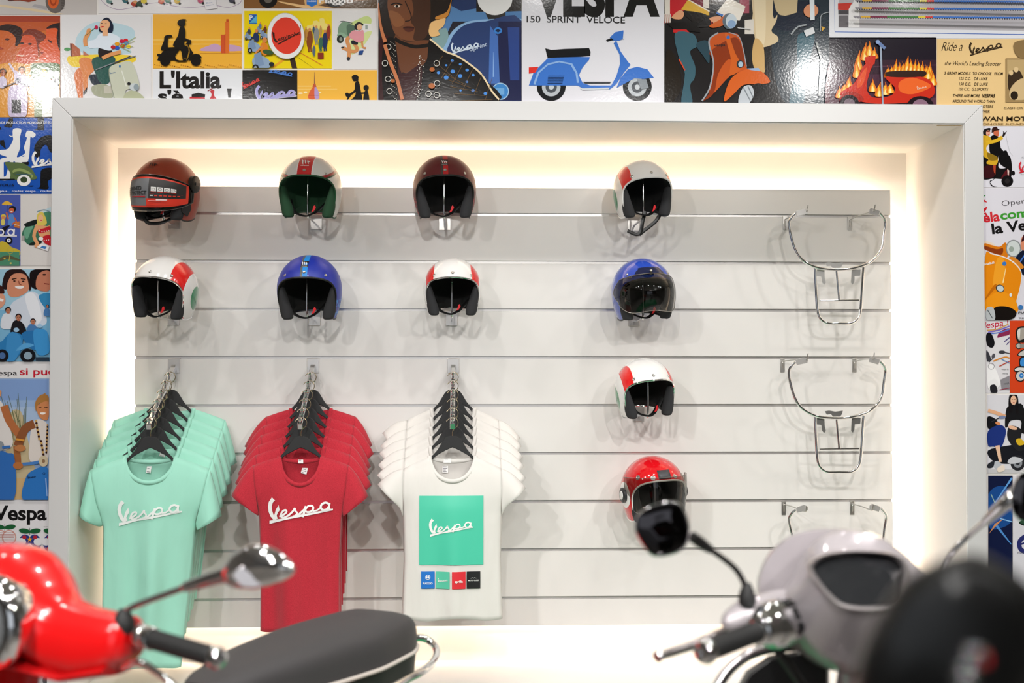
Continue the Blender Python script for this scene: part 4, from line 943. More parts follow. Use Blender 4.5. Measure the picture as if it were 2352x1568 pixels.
g = G(); g.tube(cr(sp[:5], 5), .0062, 12); stm = F.b(g, 'mirror_stem', CHROME); g = G(); g.tube(sp[4:], [.0095, .0135, .016, .012], 14); F.b(g, 'stem_sleeve', CHROME, stm)
mirror([(4708-x-850+18, y-58) for x, y in HEAD[::-1]] if False else [(2385+(2385-x-865)*1.0 if False else 3905-x, y-70) for x, y in HEAD[::-1]], 2.66, .05, F)
g = G(); g.tube(cr([atd(1640, 1590, 2.86), atd(1672, 1540, 2.88), atd(1712, 1508, 2.89), atd(1760, 1490, 2.90), atd(1830, 1482, 2.90)], 5), .012, 10); F.b(g, 'shield_edge_trim', SATIN)
g = G(); g.loft([[atd(x, y, 2.84) for x, y in ((1690, 1600), (1722, 1545), (1770, 1512), (1850, 1500), (1900, 1520), (1900, 1640), (1700, 1640))], [atd(x, y, 2.90) for x, y in ((1680, 1600), (1712, 1540), (1765, 1504), (1850, 1492), (1905, 1515), (1905, 1640), (1690, 1640))]]); F.b(g, 'inner_shield_panel', BLACKP, bevel=.004)
g = G(); g.tube(cr([atd(1790, 1500, 2.58), atd(1820, 1540, 2.62), atd(1856, 1600, 2.68), atd(1880, 1680, 2.75)], 5), .010, 10); F.b(g, 'cable', RUBBER)
# ---------------- black scooter nearest the lens: only its mirror reaches the frame
mc = atd(2190, 1440, .97); f = Vector((-.12, .99, 0)).normalized()
O = Vector((mc.x+.24, mc.y-.03, 0))
bs = thing('scooter', 'black scooter nearest the viewer, a large blurred dark shape at bottom right', 'scooter', (O.x, O.y, 0), group='scooters parked before the display')
F = Frame(bs, O, f); body_parts(F, BLKP, BLACKP); seat_parts(F, -1.22, -.45, .80)
g = G(); g.loft([sect(F, u, 1.03+.02*math.cos(u*5), interp(abs(u), [0, .1, .3], [.075, .06, .03]), 0, interp(abs(u), [0, .1, .3], [.10, .08, .03])) for u in [-.3+.6*i/20 for i in range(21)]]); F.b(g, 'handlebar_cowl', BLKP)
for s in (-1, 1): bar_end(F, F.p(s*.31, -.01, 1.03), F.p(s*.42, -.03, 1.02), .018, .02, None)
BM = ((2060, 1345), (2112, 1306), (2172, 1281), (2222, 1269), (2264, 1276), (2312, 1301), (2362, 1336), (2402, 1385), (2405, 1500), (2365, 1620), (2250, 1680), (2090, 1675), (1972, 1630), (1960, 1560), (1986, 1470), (2020, 1405))
g = G(); g.loft([ringpx(BM, .935, shrink=.35), ringpx(BM, .94, shrink=.72), ringpx(BM, .955, shrink=.93), ringpx(BM, .985), ringpx(BM, 1.0, shrink=1.0), ringpx(BM, 1.004, shrink=.96)]); mh = F.b(g, 'mirror_housing', BLACKP, angle=50)
g = G(); g.loft([ringpx(BM, 1.004, shrink=.95), ringpx(BM, 1.006, shrink=.93)]); F.b(g, 'mirror_glass', MIRR, mh)
g = G(); g.sphere(atd(2240, 1492, .932), (.009, .007, .0035), 16, 10); g.sphere(atd(2226, 1526, .932), (.010, .007, .003), 16, 10); g.sphere(atd(2216, 1552, .932), (.009, .007, .0035), 16, 10); F.b(g, 'mirror_joint', CHROME, mh)
g = G(); g.sphere(atd(2264, 1515, .933), (.0028, .003, .005), 12, 8); F.b(g, 'red_marker', REDTAB, mh)
p0 = F.p(.18, 0, 1.06); p1 = atd(2180, 1660, .97); g = G(); g.tube(cr([p0, p0.lerp(p1, .5)+Vector((0, 0, .03)), p1], 6), .007, 12); F.b(g, 'mirror_stem', CHROME)
# ------------------------------------------------------------------ poster collage on the wall round the niche
VINYL = M('printed_vinyl', '#ffffff', .13, 0); nb = NB(VINYL)
vc = VINYL.node_tree.nodes.new('ShaderNodeVertexColor'); vc.layer_name = 'Col'; nb.color(vc.outputs[0]); nb.xyz(); nb.bump(nb.noise(115, 3), .2, .0009)
YP = YW-.0015
class Poster:
    def __init__(s, label, x0, y0, x1, y1, bg, sc=1.0, ox=0, oy=0):
        s.g = G(); s.label = label; s.r = (x0, y0, x1, y1); s.o = at((x0+x1)/2, (y0+y1)/2, YW); s.ox, s.oy, s.sc = ox, oy, sc
        c = [(x0, y0), (x0, y1), (x1, y1), (x1, y0)]; s.g.col = lin(bg)
        f = [at(x, y, YP) for x, y in c]; b = [Vector((p.x, YW+.0004, p.z)) for p in f]; s.g.loft([b, f])
        s.a = Art(s.g, s.fn, .0001)
    def fn(s, x, y, k):
        px = min(max(s.ox+x/s.sc, s.r[0]), s.r[2]); py = min(max(s.oy+y/s.sc, s.r[1]), s.r[3])
        p = at(px, py, YP); return Vector((p.x, YP-k, p.z))
    def done(s):
        s.g.v = [tuple(Vector(v)-s.o) for v in s.g.v]; o = s.g.build('poster', VINYL, smooth=False); o.location = s.o
        tag(o, s.label, 'poster')
def side_scooter(A, x, y, w, c='#3f74c4', dark='#15171a', flip=False, seat=None, detail=True, one=None):
    """scooter seen from its side, facing right; (x,y) = ground under the rear tyre's left edge"""
    k = w/965.; seat = seat or dark
    T = lambda pts: [(x+((965-(a-1225)) if flip else (a-1225))*k, y+(b-772)*k) for a, b in pts]
    def P(col, pts, n=0): A.poly(one or col, T(pts), n=n)
    def C(col, a, b, r): q = T([(a, b)])[0]; A.ell(one or col, q[0], q[1], r*k, r*k, n=22)
    for cx in (1398, 2062): C(dark, cx, 668, 112)
    if detail and not one:
        for cx in (1398, 2062): C('#b9bfc4', cx, 672, 72); C('#4c5157', cx, 672, 44); C('#c9ced2', cx, 672, 20)
    P(c, [(1225, 660), (1262, 560), (1330, 490), (1370, 450), (1500, 440), (1695, 440), (1690, 462), (1640, 520), (1612, 580), (1640, 640), (1700, 660), (1860, 660), (1900, 590), (1930, 490), (1925, 420), (1880, 335), (1900, 312), (1935, 400), (1985, 470), (2010, 500), (1960, 560), (1900, 650), (1850, 690), (1660, 690), (1600, 660)])
    P('#e2352b', [(1225, 520), (1300, 515), (1275, 560), (1225, 568)])
    P(seat, [(1352, 374), (1400, 385), (1500, 378), (1690, 372), (1702, 400), (1700, 432), (1600, 440), (1370, 446)])
    P(c, [(1902, 678), (1935, 600), (1990, 535), (2060, 515), (2140, 535), (2190, 600), (2110, 610), (2040, 605), (1975, 640)])
    P(c, [(1850, 290), (1890, 250), (1955, 235), (1957, 300), (1920, 315), (1870, 312)]); P(dark, [(1820, 310), (1860, 294), (1880, 308), (1830, 322)])
    if detail and not one:
        P('#8fb4e4', [(1260, 650), (1290, 560), (1370, 490), (1460, 470), (1560, 490), (1600, 560), (1612, 640), (1596, 640), (1585, 565), (1545, 500), (1460, 482), (1375, 503), (1305, 565), (1275, 655)])
        for j in range(6): P('#1d3763', [(1375-j, 585+j*11), (1500-j*3, 585+j*11), (1498-j*3, 590+j*11), (1373-j, 590+j*11)])
        P('#d5dce2', [(1955, 250), (1960, 250), (1958, 305), (1950, 305)]); P('#3a3e44', [(1640, 632), (1860, 632), (1850, 645), (1660, 645)]); P('#cfd4d8', [(1620, 682), (1850, 676), (1840, 690), (1640, 696)])
        P('#8d949b', [(2060, 612), (2130, 612), (2150, 680), (2090, 690)])
def face(A, x, y, r, skin='#d8976e', hair='#2c1d18', turn=0, tilt=0, hairk=1.0):
    A.ell(hair, x-turn*r*.25, y-r*.28, r*.98*hairk, r*.95*hairk, n=18); A.ell(skin, x+turn*r*.18, y+r*.12, r*.72, r*.95, tilt, n=18)
    for s in (-.3, .3): A.ell('#2a1712', x+turn*r*.3+s*r, y-r*.02, r*.11, r*.05, n=8); A.line('#2a1712', r*.06, (x+turn*r*.3+s*r-r*.16, y-r*.16), (x+turn*r*.3+s*r+r*.16, y-r*.18))
    A.line('#9c5a3e', r*.08, (x+turn*r*.38, y+r*.02), (x+turn*r*.5, y+r*.36), (x+turn*r*.3, y+r*.4)); A.ell('#b23a34', x+turn*r*.3, y+r*.62, r*.26, r*.09, n=10)
NF, BK = '#e3e1e2', '#141313'
# A row, cut by the top of the picture
p = Poster('poster of an orange scooter wheel on sandy ground, topmost left corner', -90, -90, 222, 34, '#c3bcb8', 6.533); A = p.a
A.poly('#d9c4a0', (-500, 0), (560, 140), (1000, 215), (820, 215), (300, 140), (-500, 30)); A.poly('#a8a4a6', (520, 60), (720, 100), (700, 150), (480, 95))
A.poly('#8e3a22', (120, -60), (560, -60), (540, 10), (430, 32), (300, 10), (130, 12)); A.ell('#6b635f', 830, 20, 148, 180); A.ell('#d9612b', 800, 10, 84, 122); A.ell('#a8401c', 800, 5, 50, 84); A.ell('#d9612b', 800, 0, 32, 56)
for j in range(9): A.line('#4a4441', 5, (920, -60+j*24), (968, -66+j*24))
A.ell('#5b2a20', 160, -8, 50, 24); p.done()
p = Poster('white poster with tiny coloured riders along a thin purple ribbon', 226, -90, 556, 31, '#e6e2e2', 6.533); A = p.a
A.line('#8d6a96', 6, (1500, -20), (1600, 80), (1760, 142), (1960, 120), (2200, 60), (2420, 40), (2600, 90), (2900, 110), (3200, 80), (3420, 110), (3580, 60), (3640, -20), n=5)
for x, y, c1, c2 in ((1640, 20, '#6f8f8c', '#b8c7bd'), (1880, 10, '#3b6b74', '#d08d5c'), (2010, 60, '#b2402c', '#d79a66'), (2090, 60, '#2e4a34', '#3d3d33'), (2160, 20, '#d9c23a', '#d9c23a'), (2420, 25, '#c9562c', '#e0a578'), (2520, 10, '#3f7a66', '#c9a07c'), (2660, 20, '#d9b23a', '#7a9c5a'), (3010, 15, '#c25a78', '#e2b08c'), (3180, 30, '#556b8a', '#9a5a44'), (3480, 10, '#4a4a55', '#8a6f8c')):
    A.ell(c1, x, y, 46, 36, 15); A.ell(c2, x+20, y-30, 30, 26); A.ell('#2a2a2a', x+38, y+34, 18, 18)
A.poly('#ece8ea', (3060, 20), (3240, -10), (3260, 130), (3090, 150)); A.text('#6a86b0', 'Dove', 3100, 60, 20, 90, rot=-8); A.text('#6a86b0', 'vacanze', 3100, 95, 16, 110, rot=-8); p.done()
p = Poster('brown toned poster with dark tyres and a blue shield badge', 560, -90, 866, 19, '#8a5e34', 7.128, 550, 10); A = p.a
A.poly('#e8b878', (1000, -500), (2250, -500), (2250, -300), (1700, -150), (1330, 5), (1560, 66), (1080, 66)); A.poly('#f0c489', (600, -60), (1090, 20), (1560, 66), (1060, 66), (700, -20)); A.poly('#5f4526', (1260, 10), (2260, -80), (2260, 66), (1560, 66))
A.ell('#1c1918', 470, -80, 150, 140); A.ell('#6a645c', 470, -90, 70, 70); A.ell('#1c1918', 1560, -60, 170, 105); A.ell('#3e3a36', 1560, -70, 90, 60)
A.poly('#2a78d0', (1100, -130), (1270, -130), (1270, 0), (1185, 42), (1100, 0)); A.text('#ffffff', 'PIAGGIO', 1112, -40, 22, 145, .02); A.text('#f4f0ec', 'Piaggio', 1300, -20, 100, 560, .03); p.done()
# B row left
p = Poster('orange poster of three upturned faces above a group on a pale scooter', -90, 36, 138, 269, '#cf6a25', 6.533); A = p.a
A.rect('#a23c22', -600, 230, 905, 380); A.rect('#bb5526', -600, 330, 905, 460); A.rect('#e0982e', -600, 940, 905, 1770)
A.blob('#c8632c', (-60, 470), (120, 450), (260, 560), (250, 760), (180, 900), (0, 960), (-120, 900)); A.blob('#2a120c', (-80, 440), (60, 370), (230, 380), (340, 460), (300, 640), (230, 690), (230, 560), (120, 470)); A.ell('#4a160c', 110, 590, 34, 16); A.poly('#a13a22', (0, 700), (60, 735), (0, 745))
A.blob('#d2532a', (330, 560), (440, 510), (560, 560), (600, 720), (540, 900), (420, 960), (260, 930), (250, 840), (300, 740)); A.blob('#7a2c16', (310, 540), (420, 440), (560, 450), (680, 520), (700, 600), (600, 640), (590, 900), (560, 700), (520, 560), (420, 520)); A.ell('#3a1009', 330, 650, 30, 16); A.ell('#3a1009', 450, 660, 30, 16); A.poly('#f0d3bb', (270, 820), (370, 830), (340, 850), (270, 840))
A.blob('#de5a2a', (700, 440), (880, 420), (1000, 600), (1000, 930), (760, 950), (610, 920), (590, 860), (640, 800), (600, 780), (640, 740), (575, 680), (690, 570)); A.blob('#221012', (700, 430), (780, 370), (900, 340), (1000, 330), (1000, 760), (890, 740), (850, 560), (860, 430)); A.poly('#2a0d0a', (720, 590), (790, 630), (770, 650), (720, 610)); A.poly('#8c1f12', (600, 775), (660, 790), (630, 815))
A.blob('#52713a', (460, 990), (620, 950), (900, 970), (905, 1260), (700, 1300), (520, 1250)); A.ell('#d9c24a', 660, 1100, 50, 60); A.ell('#dfe3e2', 760, 1110, 50, 60); A.ell('#e6e6ea', 850, 1120, 48, 60); A.rect('#1a1a1e', 790, 1180, 890, 1330); A.rect('#b8323a', 720, 1190, 780, 1280)
A.blob('#cfc3dc', (220, 1060), (300, 1100), (420, 1150), (500, 1260), (440, 1300), (250, 1260)); A.line('#cfc3dc', 34, (140, 950), (240, 1110)); face(A, 330, 1060, 52, '#d88a62', '#2c1a1a'); A.ell('#cfc3dc', 40, 1240, 70, 90); face(A, 50, 1090, 52, '#b8643c', '#3a1a12')
A.blob('#cbbcd8', (150, 1320), (270, 1280), (400, 1330), (420, 1560), (380, 1760), (160, 1760), (120, 1560)); A.ell('#b8aac4', 270, 1200, 46, 46); A.ell('#4a4a5a', 270, 1205, 30, 30); A.line('#3a3040', 16, (60, 1310), (240, 1240)); A.line('#3a3040', 16, (300, 1240), (440, 1290)); A.rect('#1c1a1e', 180, 1500, 320, 1700)
A.rect('#8f9c74', 520, 1300, 905, 1760); A.rect('#f0eee6', 640, 1340, 905, 1760); p.done()
p = Poster('white poster of a dark-haired woman with flowers seated on a pale green scooter', 141, 34, 347, 232, NF, 6.533); A = p.a
A.blob('#bcd6e0', (1200, 480), (1400, 340), (1700, 340), (1980, 420), (2020, 560), (1900, 680), (1960, 800), (1500, 830), (1250, 800), (1130, 660)); A.blob('#f0cf3a', (1020, 850), (1300, 820), (1960, 830), (2010, 930), (1700, 960), (1180, 1010), (1040, 960)); A.poly('#b8694a', (1050, 650), (1090, 650), (1200, 740), (1210, 840), (1060, 850)); A.poly('#7c4231', (1050, 650), (1080, 660), (1085, 850), (1060, 850)); A.ell('#4f9a5a', 1010, 740, 48, 26); A.poly('#c0745a', (1250, 760), (1340, 830), (1250, 835))
A.blob('#2a3440', (1340, 1130), (1500, 1130), (1560, 1270), (1400, 1270)); A.blob('#a8ab92', (1390, 1290), (1560, 1260), (1680, 1330), (1680, 1470), (1450, 1440), (1380, 1370)); A.rect('#c4c0b0', 1560, 1290, 1700, 1400)
A.blob('#e08a50', (1190, 900), (1260, 860), (1390, 900), (1420, 1040), (1330, 1150), (1310, 1330), (1260, 1380), (1240, 1200), (1200, 1000)); A.blob('#d9783f', (1120, 1100), (1200, 1020), (1240, 1180), (1240, 1500), (1190, 1500), (1130, 1250)); A.blob('#2f5a52', (1390, 880), (1700, 850), (1720, 960), (1640, 1100), (1640, 1240), (1520, 1250), (1440, 1120)); A.poly('#1a1a1c', (1250, 1390), (1310, 1300), (1300, 1380), (1255, 1430))
A.blob('#241a1c', (1490, 710), (1660, 740), (1680, 850), (1500, 870)); A.blob('#dfe8f2', (1430, 590), (1500, 510), (1660, 500), (1790, 560), (1800, 640), (1700, 660), (1660, 760), (1480, 720), (1340, 720), (1330, 620)); A.line('#e09a60', 62, (1290, 690), (1280, 590), (1330, 500), n=4); A.ell('#e09a60', 1335, 470, 36, 46, 20); A.line('#3d6b3a', 8, (1280, 540), (1440, 410)); A.ell('#c41f4a', 1447, 412, 26, 30)
A.blob('#1b2338', (1530, 310), (1600, 265), (1660, 300), (1700, 380), (1690, 480), (1630, 490), (1500, 480), (1490, 410), (1540, 400)); A.blob('#eab083', (1510, 330), (1600, 300), (1650, 350), (1630, 430), (1560, 470), (1505, 440)); A.rect('#eab083', 1540, 440, 1620, 540); A.ell('#d2202a', 1535, 405, 28, 10, -10); A.ell('#20283a', 1530, 352, 14, 5); A.ell('#20283a', 1590, 356, 14, 5)
for x, y, c in ((1760, 660, '#e8a020'), (1840, 690, '#d81f28'), (1760, 720, '#2a5ac0'), (1890, 610, '#d81f28'), (1830, 620, '#c81f48'), (1900, 650, '#3f80d0'), (1930, 700, '#e8d040'), (1700, 710, '#c0202a')): A.ell(c, x, y, 36, 28)
for q in ((2040, 560), (2020, 620), (2000, 700), (1960, 780)): A.line('#9aa83a', 7, (1800, 700), q)
A.line('#e09a60', 56, (1540, 880), (1640, 830), (1820, 780), n=4); A.line('#8a8f94', 14, (1440, 1050), (1700, 950), (2040, 840)); A.line('#46484c', 20, (1720, 950), (1960, 850))
A.blob('#c9ccb8', (1640, 1040), (1760, 960), (1940, 920), (2010, 990), (2080, 1200), (2080, 1330), (1900, 1350), (1860, 1500), (1720, 1500), (1680, 1300)); A.line('#8d927f', 10, (1640, 1040), (1650, 1180), (1720, 1480), n=4); A.line('#e4e6da', 14, (1830, 1060), (1900, 1300)); A.script('#6a88a8', 1650, 1115, 90); A.rect('#3f78b0', 1790, 985, 1815, 1015)
A.blob('#b7bb9c', (1870, 1500), (1900, 1390), (2000, 1360), (2100, 1400), (2160, 1500)); A.ell('#c8d0d2', 2020, 1310, 72, 58); A.ell('#93a0a6', 2050, 1310, 40, 50); A.ell('#26282a', 1940, 1260, 26, 22); p.done()
p = Poster('orange poster with black silhouette of a rider and dog on a scooter', 351, 33, 555, 157, '#eeb03a', 2.613); A = p.a
A.rect('#f2c35e', 918, 235, 1452, 243); A.rect('#f2c35e', 918, 262, 1452, 268); A.blob('#c7a0bf', (1212, 290), (1250, 275), (1290, 262), (1330, 275), (1380, 268), (1440, 280), (1445, 305), (1215, 306)); A.line('#c98a2c', 3, (1200, 320), (1450, 318))
A.rect('#d2552a', 1325, 208, 1348, 320); A.rect('#e0702c', 1352, 130, 1376, 320); A.rect('#c64c26', 1358, 115, 1372, 132); A.rect('#b23f22', 1348, 205, 1352, 320)
for j in range(40): A.ell('#c9862a' if j % 3 else '#7a4c18', 930+j*13.2, 388+(j*37 % 17), 4, 2.6, n=6)
side_scooter(A, 945, 395, 268, one='#17130f', detail=False, flip=False); A.blob('#17130f', (1040, 275), (1070, 215), (1080, 170), (1105, 162), (1115, 200), (1108, 270), (1125, 290), (1100, 345), (1122, 360), (1100, 366), (1085, 300)); A.ell('#17130f', 1095, 142, 20, 22); A.blob('#17130f', (1066, 142), (1080, 120), (1118, 118), (1110, 132), (1085, 160)); A.line('#17130f', 14, (1092, 190), (1110, 235), (1148, 250), n=3); A.line('#17130f', 26, (1060, 290), (1120, 290), (1110, 350), n=3)
A.blob('#17130f', (968, 302), (985, 250), (992, 218), (1028, 212), (1036, 226), (1012, 232), (1010, 290), (1020, 298)); p.done()
p = Poster('yellow poster with big red and white disc lettered in script', 560, 25, 762, 157, '#f0d414', 7.128, 550, 10); A = p.a
A.rect('#e7cf9c', 70, 100, 80, 1055)
A.poly('#2c5fae', (155, 165), (275, 165), (292, 180), (290, 310), (270, 325), (160, 318)); A.poly('#62b6d6', (282, 178), (286, 305), (165, 305)); A.text('#f4f2ee', 'P', 166, 255, 74, 50, .02); A.text('#3a7a9c', 'PIAGGIO', 180, 298, 14, 90)
A.line('#eda52a', 40, (730, 900), (540, 1045)); A.poly('#3a2a20', (820, 890), (905, 870), (945, 1053), (860, 1053)); A.line('#d9822a', 14, (1000, 795), (1360, 1000)); A.line('#4a4a1a', 5, (960, 870), (1220, 1050))
A.poly('#f0dc7a', (1080, 420), (1110, 350), (1200, 330), (1210, 275), (1270, 265), (1310, 300), (1310, 240), (1350, 220), (1390, 240), (1395, 300), (1440, 330), (1480, 420))
for x, y, h, c in ((1150, 580, 330, '#8a4a24'), (1090, 480, 180, '#c08a3c'), (1215, 420, 120, '#3a5470'), (1260, 500, 260, '#8d8f8c'), (1330, 440, 150, '#c09a54'), (1400, 590, 290, '#25365e'), (1330, 640, 220, '#3c6a54'), (1460, 450, 220, '#9a3a24'), (1220, 760, 160, '#5a6a7a')):
    A.ell(c, x, y, h*.16, h*.46, 3); A.ell('#d9905a', x, y-h*.5, h*.075, h*.085); A.line(c, h*.07, (x-h*.05, y+h*.3), (x-h*.04, y+h*.62)); A.line(c, h*.07, (x+h*.05, y+h*.3), (x+h*.07, y+h*.6))
A.rect('#8a3224', 1285, 795, 1380, 895)
for x, y, s_, c in ((160, 460, .45, '#3e4a5a'), (340, 370, .4, '#5a78a0'), (420, 430, .5, '#6a3a24'), (270, 560, .85, '#26365e'), (400, 760, 1.2, '#e0842a')):
    A.ell('#8fa6c0', x-30*s_, y+170*s_, 130*s_, 90*s_, 20); A.poly('#7c94b4', (x-130*s_, y+60*s_), (x-40*s_, y+20*s_), (x+10*s_, y+200*s_), (x-110*s_, y+230*s_)); A.ell('#1c1c20', x-110*s_, y+240*s_, 45*s_, 48*s_); A.ell('#9aa6b0', x-110*s_, y+240*s_, 22*s_, 26*s_); A.ell('#20242a', x+110*s_, y+190*s_, 36*s_, 30*s_)
    A.ell(c, x+10*s_, y-20*s_, 56*s_, 92*s_, -8); A.ell('#d98a4a', x+15*s_, y-140*s_, 32*s_, 36*s_); A.line('#d98a4a' if c[1] == 'e' else c, 24*s_, (x-10*s_, y-60*s_), (x-110*s_, y+40*s_))
A.ell('#3a5a3a', 470, 790, 90, 40, 10)
A.ell('#b9b4a8', 765, 527, 305, 378, -6, n=40); A.ell('#ecebe9', 765, 527, 299, 371, -6, n=40); A.ell('#e0402e', 772, 522, 245, 300, -6, n=40)
A.poly('#3a211a', (540, 455), (580, 480), (585, 560), (640, 630), (600, 640), (560, 580)); A.text('#3a211a', 'espinoke', 640, 612, 62, 370, .02, rot=-17, shear=.2); A.poly('#3a211a', (625, 655), (1000, 462), (1003, 476), (640, 672)); A.line('#3a211a', 12, (1004, 350), (1000, 440)); A.ell('#3a211a', 996, 452, 8); p.done()
p = Poster('white poster of a girl in pink sitting before a green scooter', 766, 24, 866, 159, '#e4e1df', 7.128, 550, 10); A = p.a
A.blob('#c9d98a', (1830, 300), (1950, 240), (2080, 190), (2160, 240), (2140, 330), (2000, 350), (1820, 340)); A.blob('#d7e09a', (1820, 560), (2000, 480), (2170, 440), (2060, 640), (1960, 740), (1830, 820)); A.poly('#e8e6e2', (2030, 310), (2170, 320), (2170, 440), (2030, 440)); A.rect('#9aa6a0', 2060, 340, 2100, 410)
A.blob('#7c9a80', (1640, 330), (1700, 290), (1800, 300), (1840, 420), (1760, 540), (1640, 520), (1610, 440)); A.blob('#55705c', (1760, 340), (1880, 350), (1880, 500), (1780, 520)); A.blob('#8fae92', (1600, 520), (1640, 460), (1720, 480), (1760, 540)); A.ell('#2c332e', 1650, 570, 56, 66); A.ell('#8d958c', 1660, 570, 26, 34); A.line('#4a5a54', 10, (1640, 290), (1700, 275), (1850, 310), n=3)
A.line('#d9945e', 60, (1800, 540), (1760, 590), (1800, 720), (1790, 870), n=4); A.line('#d9945e', 56, (1880, 640), (1930, 740), (1850, 770), (1690, 710), n=4); A.ell('#33333a', 1785, 890, 28, 30); A.ell('#33333a', 1690, 708, 26, 14); A.blob('#20242c', (1840, 590), (1930, 610), (1930, 660), (1840, 650))
A.blob('#e39aa2', (1790, 510), (1860, 430), (1960, 440), (2030, 430), (2030, 600), (1930, 620), (1850, 570)); A.line('#e39aa2', 56, (2000, 460), (2010, 600)); A.line('#d9945e', 30, (2005, 600), (2020, 700), (2070, 715), n=3); A.blob('#1d1a1c', (1890, 330), (1960, 290), (2030, 330), (1990, 360), (1930, 420), (1890, 400)); A.ell('#e6b48c', 1965, 375, 44, 52, 15); A.ell('#c22f3a', 1978, 408, 16, 6); A.poly('#2a4a8a', (1965, 760), (2035, 755), (2010, 825), (1945, 825)); p.done()
# C row
p = Poster('white poster lettered in heavy black over small red scooter parts', 351, 160, 556, 232, '#e2e4e8', 2.613); A = p.a
A.text('#1d1a19', "L'Italia", 958, 526, 94, 370, .035); A.text('#1d1a19', "s'è", 948, 606, 62, 152, .04); A.poly('#1d1a19', (1363, 532), (1391, 532), (1384, 586), (1370, 586))
A.poly('#1d1a19', (1150, 566), (1190, 556), (1232, 566), (1230, 582), (1150, 582)); A.poly('#c02a34', (1140, 580), (1228, 584), (1235, 610), (1135, 610)); A.blob('#c02a34', (1262, 545), (1286, 540), (1284, 570), (1300, 600), (1256, 606), (1270, 570)); A.line('#8c1c26', 6, (1246, 546), (1276, 530)); p.done()
p = Poster('black poster strewn with slanted script logos in lilac and red', 557, 161, 683, 232, '#171514', 7.128, 550, 10); A = p.a
for c, x, y, w_, r_ in (('#e8e2f0', 262, 1600, 680, 4), ('#a7a2d8', 268, 1590, 660, 4), ('#d83a34', 72, 1392, 300, -12), ('#4a7ac8', 480, 1120, 390, 22), ('#e2cc4a', -110, 1000, 300, 26)): A.script(c, x, y, w_, r_-4 if r_ < 0 else r_, thick=1.5)
p.done()
p = Poster('amber poster with domed tower and black silhouettes of mother and child riding', 683, 161, 866, 232, '#f0b746', 7.128, 550, 10); A = p.a
A.rect('#f3c568', 950, 1330, 1500, 1350); A.rect('#f3c568', 950, 1380, 1600, 1400); A.ell('#f6e2b0', 1000, 1455, 40, 14); A.ell('#f6e2b0', 1080, 1440, 30, 16); A.ell('#f6e2b0', 1320, 1442, 20, 12)
A.blob('#d9623a', (1130, 1540), (1140, 1450), (1190, 1370), (1230, 1350), (1235, 1540)); A.blob('#b49ac8', (1232, 1350), (1270, 1375), (1300, 1450), (1305, 1540), (1234, 1540)); A.line('#8a3a2c', 5, (1135, 1490), (1305, 1490)); A.poly('#c25a3a', (1195, 1352), (1215, 1300), (1245, 1300), (1262, 1352)); A.line('#8a5a4a', (4, 16), (1230, 1110), (1230, 1300))
A.ell(BK, 1895, 1200, 56, 48); A.blob(BK, (1840, 1180), (1900, 1155), (1950, 1240), (1900, 1260), (1860, 1250)); A.blob(BK, (1890, 1300), (1950, 1260), (1985, 1400), (2000, 1600), (1800, 1600), (1900, 1480)); A.line(BK, 34, (1910, 1340), (1890, 1420), (1770, 1500), n=3); A.poly(BK, (1730, 1450), (1770, 1445), (1830, 1490), (1790, 1540), (1740, 1500)); A.line(BK, 24, (1800, 1490), (1760, 1590)); A.ell(BK, 2075, 1365, 44, 46); A.blob(BK, (2050, 1430), (2100, 1410), (2125, 1600), (2030, 1600)); A.line(BK, 22, (2070, 1450), (1990, 1455)); p.done()
# D: dark portrait with blue scooter
p = Poster('dark poster of a woman in beaded clothes before a blue scooter front', 869, -90, 1198, 234, '#2b2a33', 6.671, 860, 0); A = p.a
A.poly('#5a86b8', (1000, -600), (2256, -600), (2256, 330), (1200, 330), (1000, 760), (860, 560)); A.blob('#86a6a8', (880, 560), (1100, 430), (1130, 700), (1000, 760)); A.poly('#2c3c66', (1180, -600), (1600, -600), (1560, 130), (1330, 170), (1180, 90)); A.rect('#2a2522', 1560, -600, 2256, 180); A.poly('#4f7fb4', (2010, 180), (2256, 170), (2256, 300), (2010, 300)); A.poly('#33302e', (1700, 200), (2010, 180), (2010, 300), (1750, 300))
A.blob('#8fb6dc', (1100, 840), (1110, 640), (1200, 470), (1380, 350), (1650, 300), (2256, 290), (2256, 350)); A.blob('#2f4272', (1150, 860), (1160, 650), (1250, 490), (1420, 370), (1700, 330), (2256, 320), (2256, 1600), (1900, 1600), (1700, 1200)); A.rect('#22264a', 1900, 330, 2256, 1540); A.poly('#4a72ba', (1770, 390), (1890, 560), (1920, 1280), (1750, 1280)); A.poly('#30488a', (2040, 420), (2220, 420), (2220, 1230), (2080, 1230))
A.line('#8ab0e4', (4, 20), (1822, 800), (1824, 1180)); A.ell('#ecebe9', 1845, -20, 268, 254, n=40); A.ell('#3f86d6', 1893, 470, 62, 50); A.poly('#1d2a4a', (1850, 470), (1893, 440), (1936, 470), (1893, 500)); A.ell('#3f86c8', 1930, 1400, 130, 122); A.ring('#a8c8e0', 1930, 1400, 118, 132); A.rect('#6fa8d8', 1850, 1350, 1990, 1450)
A.script('#d8e6f4', 1190, 838, 440, -4, thick=1.3); A.text('#c8d8ec', 'Sprint', 1470, 790, 62, 270, .0, rot=-18, shear=.3)
A.blob('#2a211d', (60, -600), (1180, -600), (1170, 100), (1080, 300), (830, 470), (850, 620), (300, 640), (180, 560), (60, 300)); A.blob('#f0c080', (830, 430), (880, 340), (1000, 300), (1090, 280), (1060, 400), (980, 470), (1000, 540), (860, 560)); A.blob('#d08a3c', (940, 260), (1100, 190), (1160, 60), (1190, -60), (1130, 240), (960, 300))
